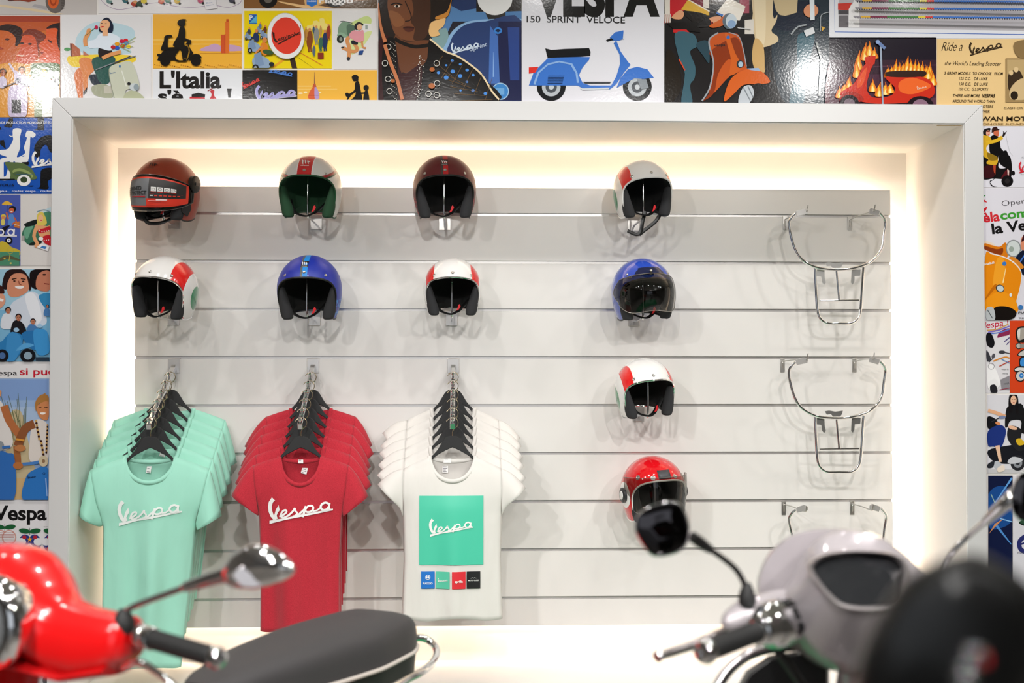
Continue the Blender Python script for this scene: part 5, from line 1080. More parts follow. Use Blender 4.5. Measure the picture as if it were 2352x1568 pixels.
A.blob('#7a4a30', (200, 40), (300, -200), (640, -260), (840, 0), (830, 400), (760, 600), (480, 620), (330, 540), (250, 340)); A.blob('#4a2f22', (560, -200), (840, -60), (840, 420), (760, 600), (600, 610), (620, 440), (560, 330), (600, 150)); A.blob('#8f5b3a', (220, 180), (360, 200), (460, 320), (420, 400), (300, 400)); A.line('#30201a', 16, (470, 20), (560, 230), (550, 310), (470, 330), n=4); A.ell('#e0d0c0', 350, 100, 44, 20); A.ell('#15100e', 345, 100, 22, 20); A.line('#1a1210', 18, (250, 80), (330, 50), (430, 80), n=3); A.blob('#5a2f26', (440, 430), (510, 405), (610, 425), (580, 480), (500, 490)); A.line('#24130f', 8, (440, 432), (610, 432))
A.blob('#6b4029', (320, 540), (480, 640), (830, 620), (900, 760), (760, 1000), (560, 1160), (420, 1120), (300, 900)); A.line('#1a1512', 56, (310, 590), (400, 650), (620, 720), (860, 690), n=4)
A.blob('#141212', (850, 620), (1060, 770), (1400, 950), (1650, 1180), (1900, 1560), (500, 1560), (420, 1130), (560, 1150), (780, 960), (820, 800)); A.blob('#3a1a1c', (60, 640), (300, 620), (420, 1130), (720, 1000), (620, 1560), (60, 1560)); A.blob('#171312', (130, 720), (320, 640), (360, 1560), (150, 1560)); A.line('#efd9b0', 26, (850, 600), (960, 690), (1080, 790), (1260, 860), (1420, 960), (1600, 1100), (1700, 1230), (1800, 1400), (1910, 1530), n=4)
for x, y, r_ in ((1192, 935, 24), (1316, 988, 22), (1200, 1098, 34), (1420, 1078, 26), (1100, 1192, 36), (1314, 1168, 34), (1512, 1155, 24), (1416, 1258, 20), (1510, 1392, 26), (1700, 1436, 28), (982, 1118, 26), (1100, 1005, 18), (1320, 1390, 18)): A.ell('#4a8fe0', x, y, r_, r_*.85)
for a in range(6): A.line('#6b5030', 7, (1050+a*150, 860+a*70), (850+a*170, 1130+a*80)); A.line('#6b5030', 7, (980+a*60, 1000+a*110), (1260+a*110, 1230+a*60))
for j in range(44): A.ell('#d8d2c8', 700-30*math.sin(j)+(j % 3)*22-j*1.5, 860+j*15, 8, 8, n=6); A.ell('#c9c2b6', 250+(j % 4)*22+j*.6, 640+j*21, 7, 7, n=6)
for x, y in ((215, 735), (165, 985), (212, 1225), (235, 1410), (955, 985), (962, 1290), (955, 1470), (830, 1450)): A.ring('#d0ccc4', x, y, 38, 48, 10)
A.line('#c87a50', (20, 60), (60, 60), (100, 420), (170, 660), n=3); A.line('#c87a50', 52, (160, 700), (250, 980), (350, 1230), (430, 1540), n=4); A.ell('#b5632c', 885, 1080, 40, 34); A.ell('#b5632c', 880, 1330, 48, 42); A.ell('#b5632c', 285, 1255, 32, 28); p.done()
# E: sprint veloce
p = Poster('white poster with huge black word over a blue scooter seen side-on', 1199, -90, 1525, 236, '#e3e2e8', 3.36, 850, 0); A = p.a
A.text('#1b1a1a', 'VESPA', 1250, 108, 300, 985, .05); A.rect('#e3e2e8', 1176, -302, 2260, -190); A.text('#2a292b', '150  SPRINT  VELOCE', 1208, 172, 50, 760, .012, rot=.6); side_scooter(A, 1225, 772, 965, '#3f76cc'); p.done()
# F: friends with the orange scooter
p = Poster('photo poster of friends in jeans and a shaggy coat round an orange scooter', 1526, -90, 1905, 242, '#1d1a1b', 5.88, 1520, 0); A = p.a
A.rect('#4a4038', 30, -600, 1200, 60); A.blob('#23303a', (1400, -600), (2260, -600), (2260, 1420), (1700, 1420), (1500, 900), (1480, 300)); A.blob('#2f5a68', (1840, 480), (2060, 470), (2000, 800), (1960, 1100), (1900, 1410), (1720, 1410), (1820, 900)); A.blob('#1c2434', (1500, 60), (2100, 40), (2050, 320), (1700, 420), (1500, 330))
A.blob('#d9c39c', (1180, -600), (1500, -600), (1500, 200), (1560, 200), (1540, 300), (1480, 420), (1570, 500), (1540, 580), (1300, 640), (1240, 420), (1180, 330), (1230, 180)); A.blob('#e6d4b0', (1240, -600), (1380, -600), (1400, 500), (1300, 560), (1260, 300)); A.blob('#cfa86c', (1260, 520), (1370, 620), (1390, 900), (1380, 980), (1260, 940), (1220, 760)); A.blob('#c9b48c', (1500, -600), (1840, -600), (1830, 60), (1790, 180), (1540, 140)); A.poly('#ddd6cc', (1120, 270), (1240, 260), (1240, 460), (1120, 460)); A.rect('#a24a5a', 1050, -600, 1180, 180)
A.blob('#c6222a', (110, -600), (420, -600), (330, 60), (250, 180), (110, 180)); A.poly('#e4dcd0', (30, -600), (110, -600), (110, 190), (40, 190)); A.poly('#e4dcd0', (540, -600), (620, -600), (640, 120), (560, 100)); A.blob('#7a1c30', (420, -600), (550, -600), (550, 90), (380, 60))
A.poly('#e3b13a', (260, 130), (350, 0), (640, 160), (640, 210), (560, 200)); A.poly('#f0e6d4', (350, 0), (360, -10), (650, 150), (640, 165)); A.blob('#1a1412', (270, 150), (600, 200), (470, 330), (420, 300)); A.poly('#efe8dc', (740, 170), (840, 40), (1120, 130), (1050, 280), (860, 260)); A.poly('#e8dfd0', (840, 40), (900, -30), (1130, 90), (1110, 140)); A.poly('#2a6ab8', (740, 165), (830, 200), (820, 225), (735, 190))
A.blob('#e0a078', (130, 240), (240, 140), (300, 180), (260, 260)); A.rect('#d8cfc4', 30, 190, 120, 310)
for j in range(3): A.line('#b02a2c', 9, (46+j*26, 200), (40+j*26, 316)); A.line('#b02a2c', 9, (650+j*22, 260), (680+j*22, 330))
A.blob('#e0a078', (640, 250), (780, 220), (800, 270), (720, 320)); A.poly('#141010', (60, 310), (480, 300), (520, 440), (160, 400)); A.poly('#c8282a', (150, 400), (330, 400), (390, 460), (150, 440))
A.blob('#3c5f6c', (180, 450), (420, 460), (480, 620), (380, 700), (450, 900), (440, 1060), (380, 1160), (410, 1400), (260, 1400), (310, 1000), (220, 750)); A.blob('#2c4652', (460, 600), (620, 560), (640, 850), (560, 760)); A.line('#d0482a', 16, (230, 800), (310, 950)); A.blob('#20180f', (60, 700), (200, 800), (260, 1200), (60, 1380))
A.blob('#c4551f', (650, 520), (760, 450), (960, 450), (1060, 520), (1140, 880), (1120, 960), (930, 1020), (700, 1260), (640, 1250), (690, 900), (640, 660)); A.blob('#8a3410', (650, 700), (690, 800), (700, 1000), (640, 1250), (560, 1360), (700, 1260), (760, 1000), (900, 800), (1000, 900), (1120, 880), (1050, 560), (930, 520)); A.blob('#d0601f', (850, 460), (900, 470), (990, 720), (1080, 910), (920, 1020), (930, 800), (880, 600)); A.line('#9ea2a8', 20, (760, 445), (650, 520), (640, 620), (690, 800), (690, 960), (640, 1200), (540, 1365), n=4); A.line('#9ea2a8', 12, (900, 440), (1040, 500), (1100, 680), (1140, 900), n=4)
A.text('#2a2422', 'vespa', 706, 632, 34, 150, .02, rot=-4); A.ell('#3a70b8', 893, 508, 24, 24); A.ell('#2c3034', 1055, 868, 48, 54); A.ell('#a8c0d0', 1062, 872, 32, 38)
A.blob('#d0601f', (640, 350), (780, 270), (860, 200), (850, 330), (700, 380)); A.ell('#5a6a74', 905, 290, 88, 108); A.ell('#c8d4dc', 935, 290, 74, 98); A.ell('#8aa8cc', 940, 330, 58, 54); A.line('#2c2a2a', 22, (480, 362), (640, 352)); A.line('#c8c8c8', 12, (1020, 380), (1200, 400))
A.blob('#d4601f', (835, 1370), (900, 1120), (1020, 990), (1200, 930), (1360, 980), (1460, 1110), (1300, 1140), (1100, 1150), (960, 1280)); A.poly('#9ab0d0', (1140, 930), (1300, 920), (1330, 965), (1200, 950)); A.blob('#1a1818', (1230, 1160), (1360, 1140), (1460, 1260), (1480, 1420), (1200, 1420)); A.blob('#c0c6cc', (1030, 1390), (1090, 1190), (1200, 1160), (1240, 1280), (1150, 1420)); A.line('#7c838a', 14, (1100, 1190), (1190, 1360)); A.line('#7c838a', 14, (1160, 1170), (1230, 1320))
A.ell('#d89068', 2010, 150, 100, 90, -15); A.poly('#e0e4e8', (1980, -300), (2050, -300), (2060, 270), (2000, 280)); A.poly('#d8dadc', (1910, 420), (2040, 370), (2065, 450), (1945, 500)); A.line('#9aa0a4', 22, (1740, 470), (1830, 370), (1950, 340), n=3); A.line('#9aa0a4', 12, (2140, 430), (2140, 240), (2180, 190), (2250, 170), n=3); A.poly('#d8a42a', (2150, 360), (2200, 380), (2160, 430)); A.blob('#5a2030', (2240, 900), (2330, 880), (2330, 1420), (2200, 1420)); A.line('#8a8f8c', 26, (2080, 570), (2150, 800), (2120, 1300)); p.done()
# G, H, I
p = Poster('white bordered grey poster with three long rows of tiny coloured scooters', 1905, -90, 2440, 88, '#e2e3e8', 2.7606, 1500, 0); A = p.a
A.line('#4a6cb8', 5, (1150, -300), (1152, 202), (2700, 222)); A.poly('#b8b4b8', (1178, -300), (1175, 175), (2700, 200), (2700, -300)); A.poly('#e6e4e4', (1240, 175), (1250, 60), (1300, -60), (1310, 175))
A.poly('#c83a30', (1172, 22), (1262, 16), (1240, 66), (1172, 62)); A.rect('#4a464a', 1174, 66, 1240, 92); A.rect('#6a666a', 1176, 98, 1236, 172); A.poly('#e8e6e6', (1240, 60), (1262, 20), (1258, 168), (1240, 172))
for y, x0 in ((4, 1290), (60, 1280), (122, 1262)):
    x = x0; j = 0
    while x < 2600:
        seq = (('#8d8a90', 34), ('#d9a83a', 70), ('#7a2a48', 100), ('#3f7a3c', 190), ('#e0cc3a', 50), ('#d23a34', 50), ('#3f70c0', 9999)); acc = 0
        for c, l in seq:
            acc += l
            if x-x0 < acc: break
        yy = y+(x-x0)*.012; A.ell(c, x, yy, 10, 7, 12, n=7); A.ell('#30303a', x+6, yy+8, 5, 4, n=6); x += 15; j += 1
p.done()
p = Poster('dark poster of a red scooter wrapped in flames behind a microphone stand', 1905, 86, 2151, 246, '#1f1824', 2.7606, 1500, 0); A = p.a
A.rect('#4a2a3c', 1117, 420, 1800, 700); A.rect('#38222f', 1117, 380, 1800, 470); A.line('#5a3848', 5, (1230, 425), (1800, 412)); A.rect('#5c3a48', 1117, 620, 1800, 700)
rf = random.Random(4)
def flame(x, y, h, w_):
    A.blob('#e0741c', (x-w_, y), (x-w_*.6, y-h*.5), (x-w_*.1, y-h*.75), (x+rf.uniform(-.5, .5)*w_, y-h), (x+w_*.45, y-h*.55), (x+w_, y)); A.blob('#f4b83a', (x-w_*.6, y), (x-w_*.3, y-h*.42), (x+rf.uniform(-.3, .3)*w_, y-h*.72), (x+w_*.35, y-h*.35), (x+w_*.6, y)); A.blob('#fbe6a0', (x-w_*.3, y), (x, y-h*.4), (x+w_*.3, y))
for i in range(12): flame(1490+i*24, 460+abs(i-5)*6, rf.uniform(70, 110), 24)
for x, y, h in ((1300, 440, 120), (1340, 380, 110), (1370, 350, 90), (1400, 370, 70), (1290, 490, 110), (1240, 560, 80), (1210, 590, 70), (1180, 620, 80), (1390, 580, 80), (1430, 610, 90), (1470, 600, 80), (1500, 590, 70), (1770, 540, 90), (1740, 500, 80)): flame(x, y, h, 26)
A.blob('#c8301e', (1180, 600), (1260, 540), (1290, 500), (1340, 410), (1400, 390), (1370, 460), (1350, 560), (1390, 620), (1500, 610), (1530, 560), (1470, 490), (1600, 480), (1730, 500), (1780, 560), (1760, 620), (1640, 650), (1420, 660), (1290, 640)); A.poly('#c8301e', (1340, 365), (1410, 355), (1400, 410), (1340, 405)); A.blob('#e8662c', (1560, 520), (1640, 495), (1740, 530), (1750, 560), (1640, 600), (1560, 580)); A.blob('#e0562c', (1300, 500), (1350, 430), (1330, 530), (1290, 560)); A.blob('#35221c', (1475, 460), (1600, 450), (1720, 455), (1700, 488), (1500, 490))
A.blob('#a8281c', (1180, 620), (1220, 585), (1290, 590), (1330, 640), (1200, 660)); A.ell('#20161c', 1240, 660, 62, 56); A.ell('#7a6a74', 1240, 660, 36, 34); A.ell('#20161c', 1690, 672, 84, 60); A.ell('#8a6a7c', 1690, 672, 50, 40); A.script('#f0c8b0', 1668, 572, 62, thick=1.2)
A.line('#9aa6b8', 11, (1438, 300), (1452, 690)); A.line('#6a82b0', 20, (1418, 268), (1466, 312)); A.ell('#8aa4d0', 1420, 270, 14, 13); p.done()
p = Poster('tan paper advertisement with dark script headline and lines of small capitals', 2152, 90, 2440, 289, '#e6c48a', 2.7606, 1500, 0); A = p.a
IK = '#3a2c1c'
A.line('#8a6a3c', 3, (1812, 240), (2600, 246)); A.text(IK, 'Ride a', 1828, 322, 56, 130, 0, shear=.28); A.script(IK, 2010, 357, 214, -3, thick=1.25); A.text(IK, "the World's Leading Scooter", 1846, 412, 24, 356, 0, rot=.8, shear=.3)
for t_, x, y, w_ in (('3 GREAT MODELS  TO CHOOSE   FROM', 1846, 472, 370), ('125 C.C.   DE LUXE', 1940, 506, 178), ('150 C.C.   DE LUXE', 1940, 540, 180), ('150 C.C.  G.S.SPORTS', 1938, 572, 184), ('THERE ARE MORE', 1898, 614, 172), ('AROUND THE WORLD THAN', 1898, 649, 268), ('ALL OTHER SCOOTERS', 1918, 682, 236), ('PUT TOGETHER', 1985, 714, 148)): A.text(IK, t_, x, y, 17, w_, .006, rot=.6, shear=.15)
A.text(IK, 'VESPAS', 2082, 617, 19, 84, .03, shear=.15); A.text(IK, 'SWAN MOTORS', 2052, 766, 26, 420, .02); A.text('#7a5c34', 'SERONGSE ROAD', 2020, 793, 13, 330); A.text(IK, 'CASH OR TERMS', 2224, 692, 13, 210)
A.rect('#a08458', 2234, 370, 2600, 650); A.rect('#bba070', 2244, 380, 2600, 560); A.blob('#3a2c1e', (2250, 480), (2275, 450), (2310, 440), (2340, 480), (2352, 560), (2260, 580)); A.ell('#d8bc8c', 2268, 462, 14, 16); A.ell('#d8bc8c', 2300, 442, 15, 18); A.blob('#cdb284', (2265, 560), (2330, 500), (2400, 520), (2400, 620), (2270, 630)); A.ell('#2a2016', 2288, 606, 24, 28); A.blob('#8a7048', (2290, 270), (2420, 260), (2420, 370), (2310, 360)); p.done()
# right column
p = Poster('white poster of a couple in yellow coat and dark suit on a scooter', 2250, 290, 2440, 430, '#dedce4', 8.714, 2240, 270); A = p.a
A.blob('#171415', (150, 760), (300, 800), (460, 850), (470, 1000), (600, 1010), (700, 950), (740, 1060), (690, 1230), (520, 1230), (360, 1220), (150, 1210)); A.blob('#3a1318', (160, 1000), (300, 950), (360, 1000), (380, 1180), (160, 1190)); A.blob('#5a1a20', (560, 1130), (640, 1040), (690, 1150), (660, 1230), (520, 1230)); A.poly('#e8c8c0', (640, 1020), (680, 1060), (670, 1160), (650, 1150)); A.ell('#151314', 640, 1270, 118, 116); A.ell('#2a2627', 640, 1270, 50, 50); A.ell('#171415', 760, 1110, 34, 46); A.rect('#2a2424', 100, 1190, 200, 1240)
A.blob('#121112', (300, 400), (380, 350), (480, 420), (510, 600), (560, 670), (560, 760), (470, 760), (440, 1000), (400, 1210), (290, 1270), (360, 1370), (440, 1380), (340, 1380), (290, 1290), (380, 1200), (420, 900), (300, 720), (280, 560)); A.blob('#121112', (540, 680), (620, 660), (660, 740), (710, 820), (730, 1040), (600, 1000), (480, 900), (480, 740))
A.blob('#d6a82a', (140, 380), (260, 370), (320, 430), (300, 500), (220, 600), (260, 700), (440, 790), (420, 940), (240, 930), (230, 880), (260, 840), (150, 740)); A.blob('#8a6c1c', (240, 700), (440, 790), (430, 850), (280, 850)); A.line('#dcb02c', 70, (220, 500), (400, 470), (540, 390), n=3); A.blob('#241c1c', (540, 380), (560, 300), (550, 265), (590, 300), (635, 260), (600, 330), (580, 370)); A.poly('#b0442c', (350, 950), (410, 950), (400, 1140), (370, 1090))
A.blob('#1d1a1c', (150, 280), (190, 230), (290, 210), (300, 250), (240, 300), (220, 360), (160, 330)); A.ell('#e2a48c', 255, 310, 44, 56); A.ell('#6a2a20', 255, 275, 44, 14); A.ell('#c02a2a', 262, 340, 14, 7); A.blob('#351a17', (330, 280), (340, 210), (420, 185), (450, 230), (485, 240), (420, 270), (330, 300)); A.blob('#c8684a', (370, 280), (460, 260), (470, 330), (450, 375), (370, 340)); A.line('#b0b0b4', 4, (615, 370), (680, 660), (750, 760), n=3)
A.script('#d02a38', 880, 1115, 560, 0, thick=1.2); A.text('#3a3a3e', 'CO', 925, 812, 26, 90); A.text('#3a3a3e', 'ANNIVERSARY', 900, 1140, 16, 380); p.done()
p = Poster('white poster with red and green lettering above a big orange scooter front', 2257, 432, 2440, 735, '#dedbe3', 5.226, 2250, 440); A = p.a
A.poly('#2f8a3c', (40, 40), (74, 45), (44, 68)); A.blob('#d02a34', (44, 90), (92, 128), (44, 118)); A.blob('#d02a34', (44, 210), (70, 190), (94, 182), (70, 232), (44, 240))
A.text('#2a282b', 'Operazione', 268, 175, 64, 620, -.012, rot=-7); A.text('#d02a34', 'èla', 46, 368, 112, 200, .03, rot=-6); A.text('#3f9a34', 'compri', 252, 334, 100, 560, .03, rot=-6); A.text('#181718', 'la Vespa', 152, 506, 118, 700, .03, rot=-7)
A.blob('#e8d8c4', (60, 590), (160, 620), (180, 650), (60, 640)); A.blob('#d97a18', (58, 620), (140, 640), (240, 660), (310, 610), (340, 700), (330, 790), (250, 770), (60, 690)); A.blob('#8a3a14', (58, 650), (200, 690), (280, 680), (250, 760), (60, 690)); A.ell('#8a8f90', 405, 682, 92, 106); A.ell('#cfd6d4', 405, 682, 78, 92); A.ell('#9aa69c', 380, 690, 30, 34); A.blob('#141d34', (440, 780), (520, 700), (620, 700), (620, 1000), (510, 990), (430, 830)); A.line('#4a7ad0', 16, (480, 850), (540, 760)); A.blob('#d88a6a', (500, 560), (560, 520), (600, 700), (500, 690)); A.blob('#3a141c', (500, 600), (540, 500), (620, 500), (560, 560)); A.blob('#d9862a', (350, 800), (420, 790), (530, 900), (470, 920))
A.blob('#e8e6e4', (70, 760), (160, 745), (320, 790), (440, 870), (505, 980), (490, 1140), (445, 1320), (430, 1300), (70, 800)); A.blob('#e88a12', (66, 770), (150, 755), (310, 800), (430, 880), (497, 985), (482, 1140), (435, 1330), (440, 1440), (72, 1440)); A.blob('#f2a028', (210, 800), (300, 840), (280, 1100), (160, 1120)); A.line('#fbe0a0', (6, 14), (312, 920), (278, 1095)); A.blob('#c46a0c', (72, 1290), (200, 1140), (170, 1120), (72, 1270)); A.blob('#f09618', (76, 1300), (210, 1200), (330, 1220), (440, 1330), (445, 1450), (300, 1390), (76, 1400))
A.ell('#3a3c3c', 243, 1162, 54, 46, 25); A.ell('#c6d0d2', 245, 1162, 42, 36, 25); A.poly('#3a78c0', *[(294+28*math.cos(R(60*i+30)), 865+28*math.sin(R(60*i+30))) for i in range(6)]); A.script('#f0e6dc', 20, 896, 160, thick=1.3); A.blob('#16110f', (170, 1395), (330, 1380), (438, 1450), (380, 1530), (170, 1545)); A.blob('#b8bcbe', (78, 1400), (160, 1395), (180, 1535), (80, 1535)); A.line('#5a5f62', 10, (90, 1420), (150, 1520)); A.ell('#dfe4e4', 368, 1240, 16, 22)
A.poly('#3f78b8', *[(487+32*math.cos(R(60*i+30)), 1388+32*math.sin(R(60*i+30))) for i in range(6)]); A.text('#222224', 'PIAGGIO', 460, 1466, 26, 240, .02); A.text('#222224', 'Vespa', 462, 1525, 24, 140, .01); p.done()
p = Poster('white paint-splashed sketch poster with scrawled red lettering and a white scooter', 2264, 736, 2319, 902, '#dddadd', 4.237, 2255, 730); A = p.a
A.text('#c02440', 'Vespa !', -20, 110, 62, 280, .01, rot=-8, shear=.2); A.blob('#8a2a50', (150, 190), (180, 130), (270, 100), (270, 160), (200, 180)); A.line('#7a6ac0', 14, (60, 140), (160, 120), (270, 80), n=3); A.line('#c89a5a', 12, (50, 120), (150, 110), (260, 60), n=3); A.line('#5a78c8', 12, (70, 155), (180, 140), (270, 110), n=3); A.blob('#17161a', (44, 160), (90, 150), (125, 240), (100, 290), (50, 260)); A.line('#4a3a7a', 10, (220, 230), (270, 190)); A.line('#4a3a7a', 10, (240, 260), (270, 230))
A.blob('#3a3a40', (46, 310), (90, 400), (50, 420)); A.line('#3a3a40', 8, (70, 430), (120, 380)); A.ell('#55525a', 112, 370, 16, 26, 20); A.ell('#3e3c42', 196, 332, 34, 16); A.line('#3e3c42', 8, (220, 335), (270, 345)); A.line('#d8862a', 12, (110, 420), (220, 380), (270, 390), n=3); A.line('#b84a3a', 10, (170, 470), (270, 420), n=3); A.line('#5a8ac0', 8, (190, 400), (270, 440)); A.text('#5a5a5e', 'vespa lx', 190, 505, 14, 70); A.text('#5a5a5e', 'touring', 200, 545, 14, 50)
A.blob('#f2f0f0', (50, 470), (110, 460), (160, 560), (180, 640), (130, 690), (60, 680)); A.ring('#9a969a', 90, 470, 26, 32); A.blob('#eceaea', (60, 640), (120, 590), (160, 640), (130, 690)); A.blob('#26252a', (80, 660), (130, 650), (150, 720), (90, 725)); A.poly('#8d898e', (180, 600), (268, 560), (268, 700), (190, 690)); A.text('#3a383c', 'vespa', 210, 650, 18, 56, rot=-12); A.line('#8a3a4a', 8, (170, 700), (268, 680)); p.done()
p = Poster('orange-red poster with a cartoon blue scooter and spare parts', 2319, 736, 2440, 902, '#d4441f', 4.237, 2255, 730); A = p.a
A.blob('#20201f', (330, 150), (350, 95), (410, 80), (520, 100), (520, 210), (360, 240)); A.blob('#a8a096', (345, 150), (360, 108), (410, 95), (520, 112), (500, 190), (420, 200), (360, 215)); A.blob('#dcd8d0', (345, 150), (355, 112), (375, 110), (365, 215)); A.ell('#20201f', 360, 272, 32, 32); A.ell('#b8b2aa', 360, 272, 24, 24); A.rect('#8f8a84', 370, 250, 520, 292); A.blob('#20201f', (355, 370), (365, 330), (420, 300), (520, 300), (520, 380)); A.blob('#c8c4be', (365, 365), (375, 335), (425, 312), (520, 312), (520, 370))
A.blob('#20201f', (365, 460), (380, 380), (520, 370), (520, 560), (400, 500)); A.blob('#3f8ad0', (375, 455), (392, 390), (520, 380), (520, 500), (420, 490)); A.blob('#20201f', (310, 515), (350, 470), (460, 480), (500, 540), (400, 540)); A.blob('#dcd8d4', (322, 510), (355, 482), (450, 492), (440, 524)); A.ell('#20201f', 375, 565, 52, 56); A.ell('#cfcac4', 375, 565, 42, 46); A.ell('#2f78c0', 385, 560, 22, 24); A.ell('#9cc0e0', 385, 560, 9, 10); p.done()
p = Poster('photo poster of two women in black and blue leaning on a dark scooter', 2267, 906, 2440, 1087, '#d9d7dc', 4.237, 2255, 730); A = p.a
A.rect('#c4c2c4', 40, 1470, 800, 1520); A.blob('#1b1c22', (60, 1290), (260, 1240), (420, 1230), (600, 1300), (600, 1400), (300, 1420), (120, 1400)); A.ell('#2a2a2e', 350, 1410, 72, 76); A.ell('#8d9096', 350, 1410, 44, 48); A.ell('#35363a', 350, 1410, 20, 22); A.ell('#b9bcc2', 150, 1430, 40, 40); A.blob('#2a2c32', (60, 1420), (120, 1390), (110, 1450), (60, 1460)); A.blob('#c8c9ce', (250, 1400), (300, 1350), (390, 1370), (380, 1400), (290, 1420))
A.blob('#1a1a1c', (240, 880), (310, 850), (400, 850), (440, 1100), (380, 1110), (380, 1000), (280, 1000), (250, 1060), (225, 1050)); A.blob('#232326', (270, 1050), (380, 1080), (380, 1160), (360, 1220), (410, 1280), (340, 1290), (250, 1170)); A.blob('#171416', (265, 760), (310, 735), (350, 770), (356, 920), (330, 920), (320, 830), (290, 920), (262, 900)); A.ell('#e8b898', 308, 800, 30, 44); A.ell('#3a2018', 296, 792, 7, 3); A.ell('#3a2018', 320, 792, 7, 3); A.ell('#b8484a', 309, 822, 9, 4); A.ell('#e8b898', 300, 1068, 46, 18, 15); A.blob('#d8b028', (330, 1190), (370, 1170), (420, 1220), (360, 1240))
A.line('#e2ac84', 34, (60, 900), (130, 920), (230, 960), n=3); A.blob('#17171b', (56, 960), (130, 980), (160, 1040), (120, 1080), (58, 1070)); A.blob('#20347a', (60, 1100), (170, 1040), (230, 1080), (220, 1180), (180, 1260), (110, 1250), (60, 1240)); A.line('#e8bfa0', (44, 26), (150, 1240), (180, 1400), n=0); A.blob('#e8d8c8', (150, 1460), (210, 1430), (220, 1480), (160, 1500)); A.ell('#7a86a8', 195, 965, 36, 16, -5); A.line('#2a2a30', 9, (90, 1010), (170, 970)); A.ell('#d88a5a', 155, 1025, 26, 16, 20); p.done()
p = Poster('dark blue poster crossed by pale light beams, low on the right', 2270, 1092, 2326, 1500, '#131b3c', 2.528, 2032, 680); A = p.a
A.blob('#1c4a8c', (602, 1150), (680, 1100), (740, 1160), (740, 1300), (660, 1350), (602, 1330)); A.line('#5f9ad8', (5, 14), (640, 1200), (740, 1055)); A.line('#4f8acc', (16, 5), (640, 1320), (735, 1440)); A.line('#8ac0ec', 6, (670, 1290), (742, 1310)); A.line('#8fb0a8', 5, (618, 1150), (640, 1200)); A.poly('#c88a58', (604, 1380), (640, 1320), (690, 1290), (640, 1340)); p.done()
p = Poster('white poster with small slanted caption and navy emblem, low right edge', 2327, 1092, 2440, 1500, '#d6d4da', 2.528, 2032, 680); A = p.a
A.text('#2a2a2e', 'If only', 742, 1112, 22, 70, 0, rot=-28, shear=.1); A.blob('#17171a', (780, 1310), (840, 1290), (840, 1330), (800, 1330)); A.line('#2a2f6a', 26, (830, 1385), (785, 1420), (790, 1470), (840, 1490), n=4); A.line('#2a2f6a', 10, (790, 1440), (840, 1420)); A.text('#4a4a5a', 'paperino', 770, 1492, 9, 60); p.done()
# left column
p = Poster('bright blue poster of white cut-out couple riding a green scooter among black legs', -90, 270, 119, 445, '#1a52b0', 4.354, 0, 260); A = p.a
A.blob('#141416', (60, 110), (110, 20), (130, 40), (120, 140), (40, 130)); A.rect('#141416', 375, 40, 440, 160); A.poly('#141416', (345, 168), (375, 150), (440, 150), (440, 170)); A.poly('#141416', (0, 270), (40, 265), (60, 360), (0, 310)); A.poly('#141416', (-20, 130), (10, 140), (15, 168), (-20, 160))
A.blob('#141416', (345, 390), (350, 320), (420, 235), (530, 232), (530, 380), (500, 385), (460, 315), (410, 360), (400, 430), (360, 440)); A.blob('#141416', (530, 550), (420, 560), (405, 640), (400, 735), (350, 745), (480, 758), (480, 680), (530, 640))
A.text('#f0eeee', 'GRANDE PRODUCTION MONDIALE DE SCOOTERS', -70, 105, 22, 700, .015)
A.blob('#eeedeb', (130, 165), (180, 150), (215, 170), (200, 240), (200, 350), (170, 440), (250, 400), (240, 340), (270, 250), (255, 230), (270, 180), (320, 180), (360, 215), (330, 245), (305, 240), (300, 330), (280, 480), (210, 500), (180, 525), (140, 480), (110, 560), (100, 655), (0, 655), (0, 470), (70, 440), (0, 410), (0, 370), (80, 355), (130, 270), (130, 235)); A.line('#eeedeb', 9, (95, 220), (110, 232), (140, 225)); A.poly('#1a52b0', (38, 490), (100, 480), (60, 630), (38, 635)); A.poly('#1a52b0', (215, 432), (245, 420), (240, 434))
A.blob('#5c7044', (50, 495), (120, 490), (230, 500), (310, 550), (350, 610), (355, 660), (120, 660), (105, 600)); A.blob('#8fa060', (125, 580), (200, 550), (300, 590), (330, 640), (200, 650)); A.blob('#4e6440', (130, 600), (200, 580), (290, 610), (310, 645), (190, 645)); A.poly('#141416', (215, 490), (290, 486), (285, 520), (240, 505)); A.ell('#eeedeb', 240, 672, 68, 56); A.ell('#3a4a30', 240, 665, 36, 30); A.rect('#1a52b0', 160, 610, 330, 612); A.poly('#17181c', (0, 655), (150, 655), (150, 664), (0, 668)); A.poly('#17181c', (270, 725), (340, 722), (320, 732))
A.script('#eeedeb', 318, 548, 420, 6, thick=1.35); A.text('#141416', 'vous', -20, 728, 34, 160, .0, shear=.3); A.text('#e6e8f2', 'plus... roulez Vespa... roulez Vespa', 4, 788, 20, 640, .01); p.done()
p = Poster('violet-blue cartoon poster of children with a yellow umbrella over green hills', -90, 447, 47, 610, '#4a5aa8', 4.354, 0, 260); A = p.a
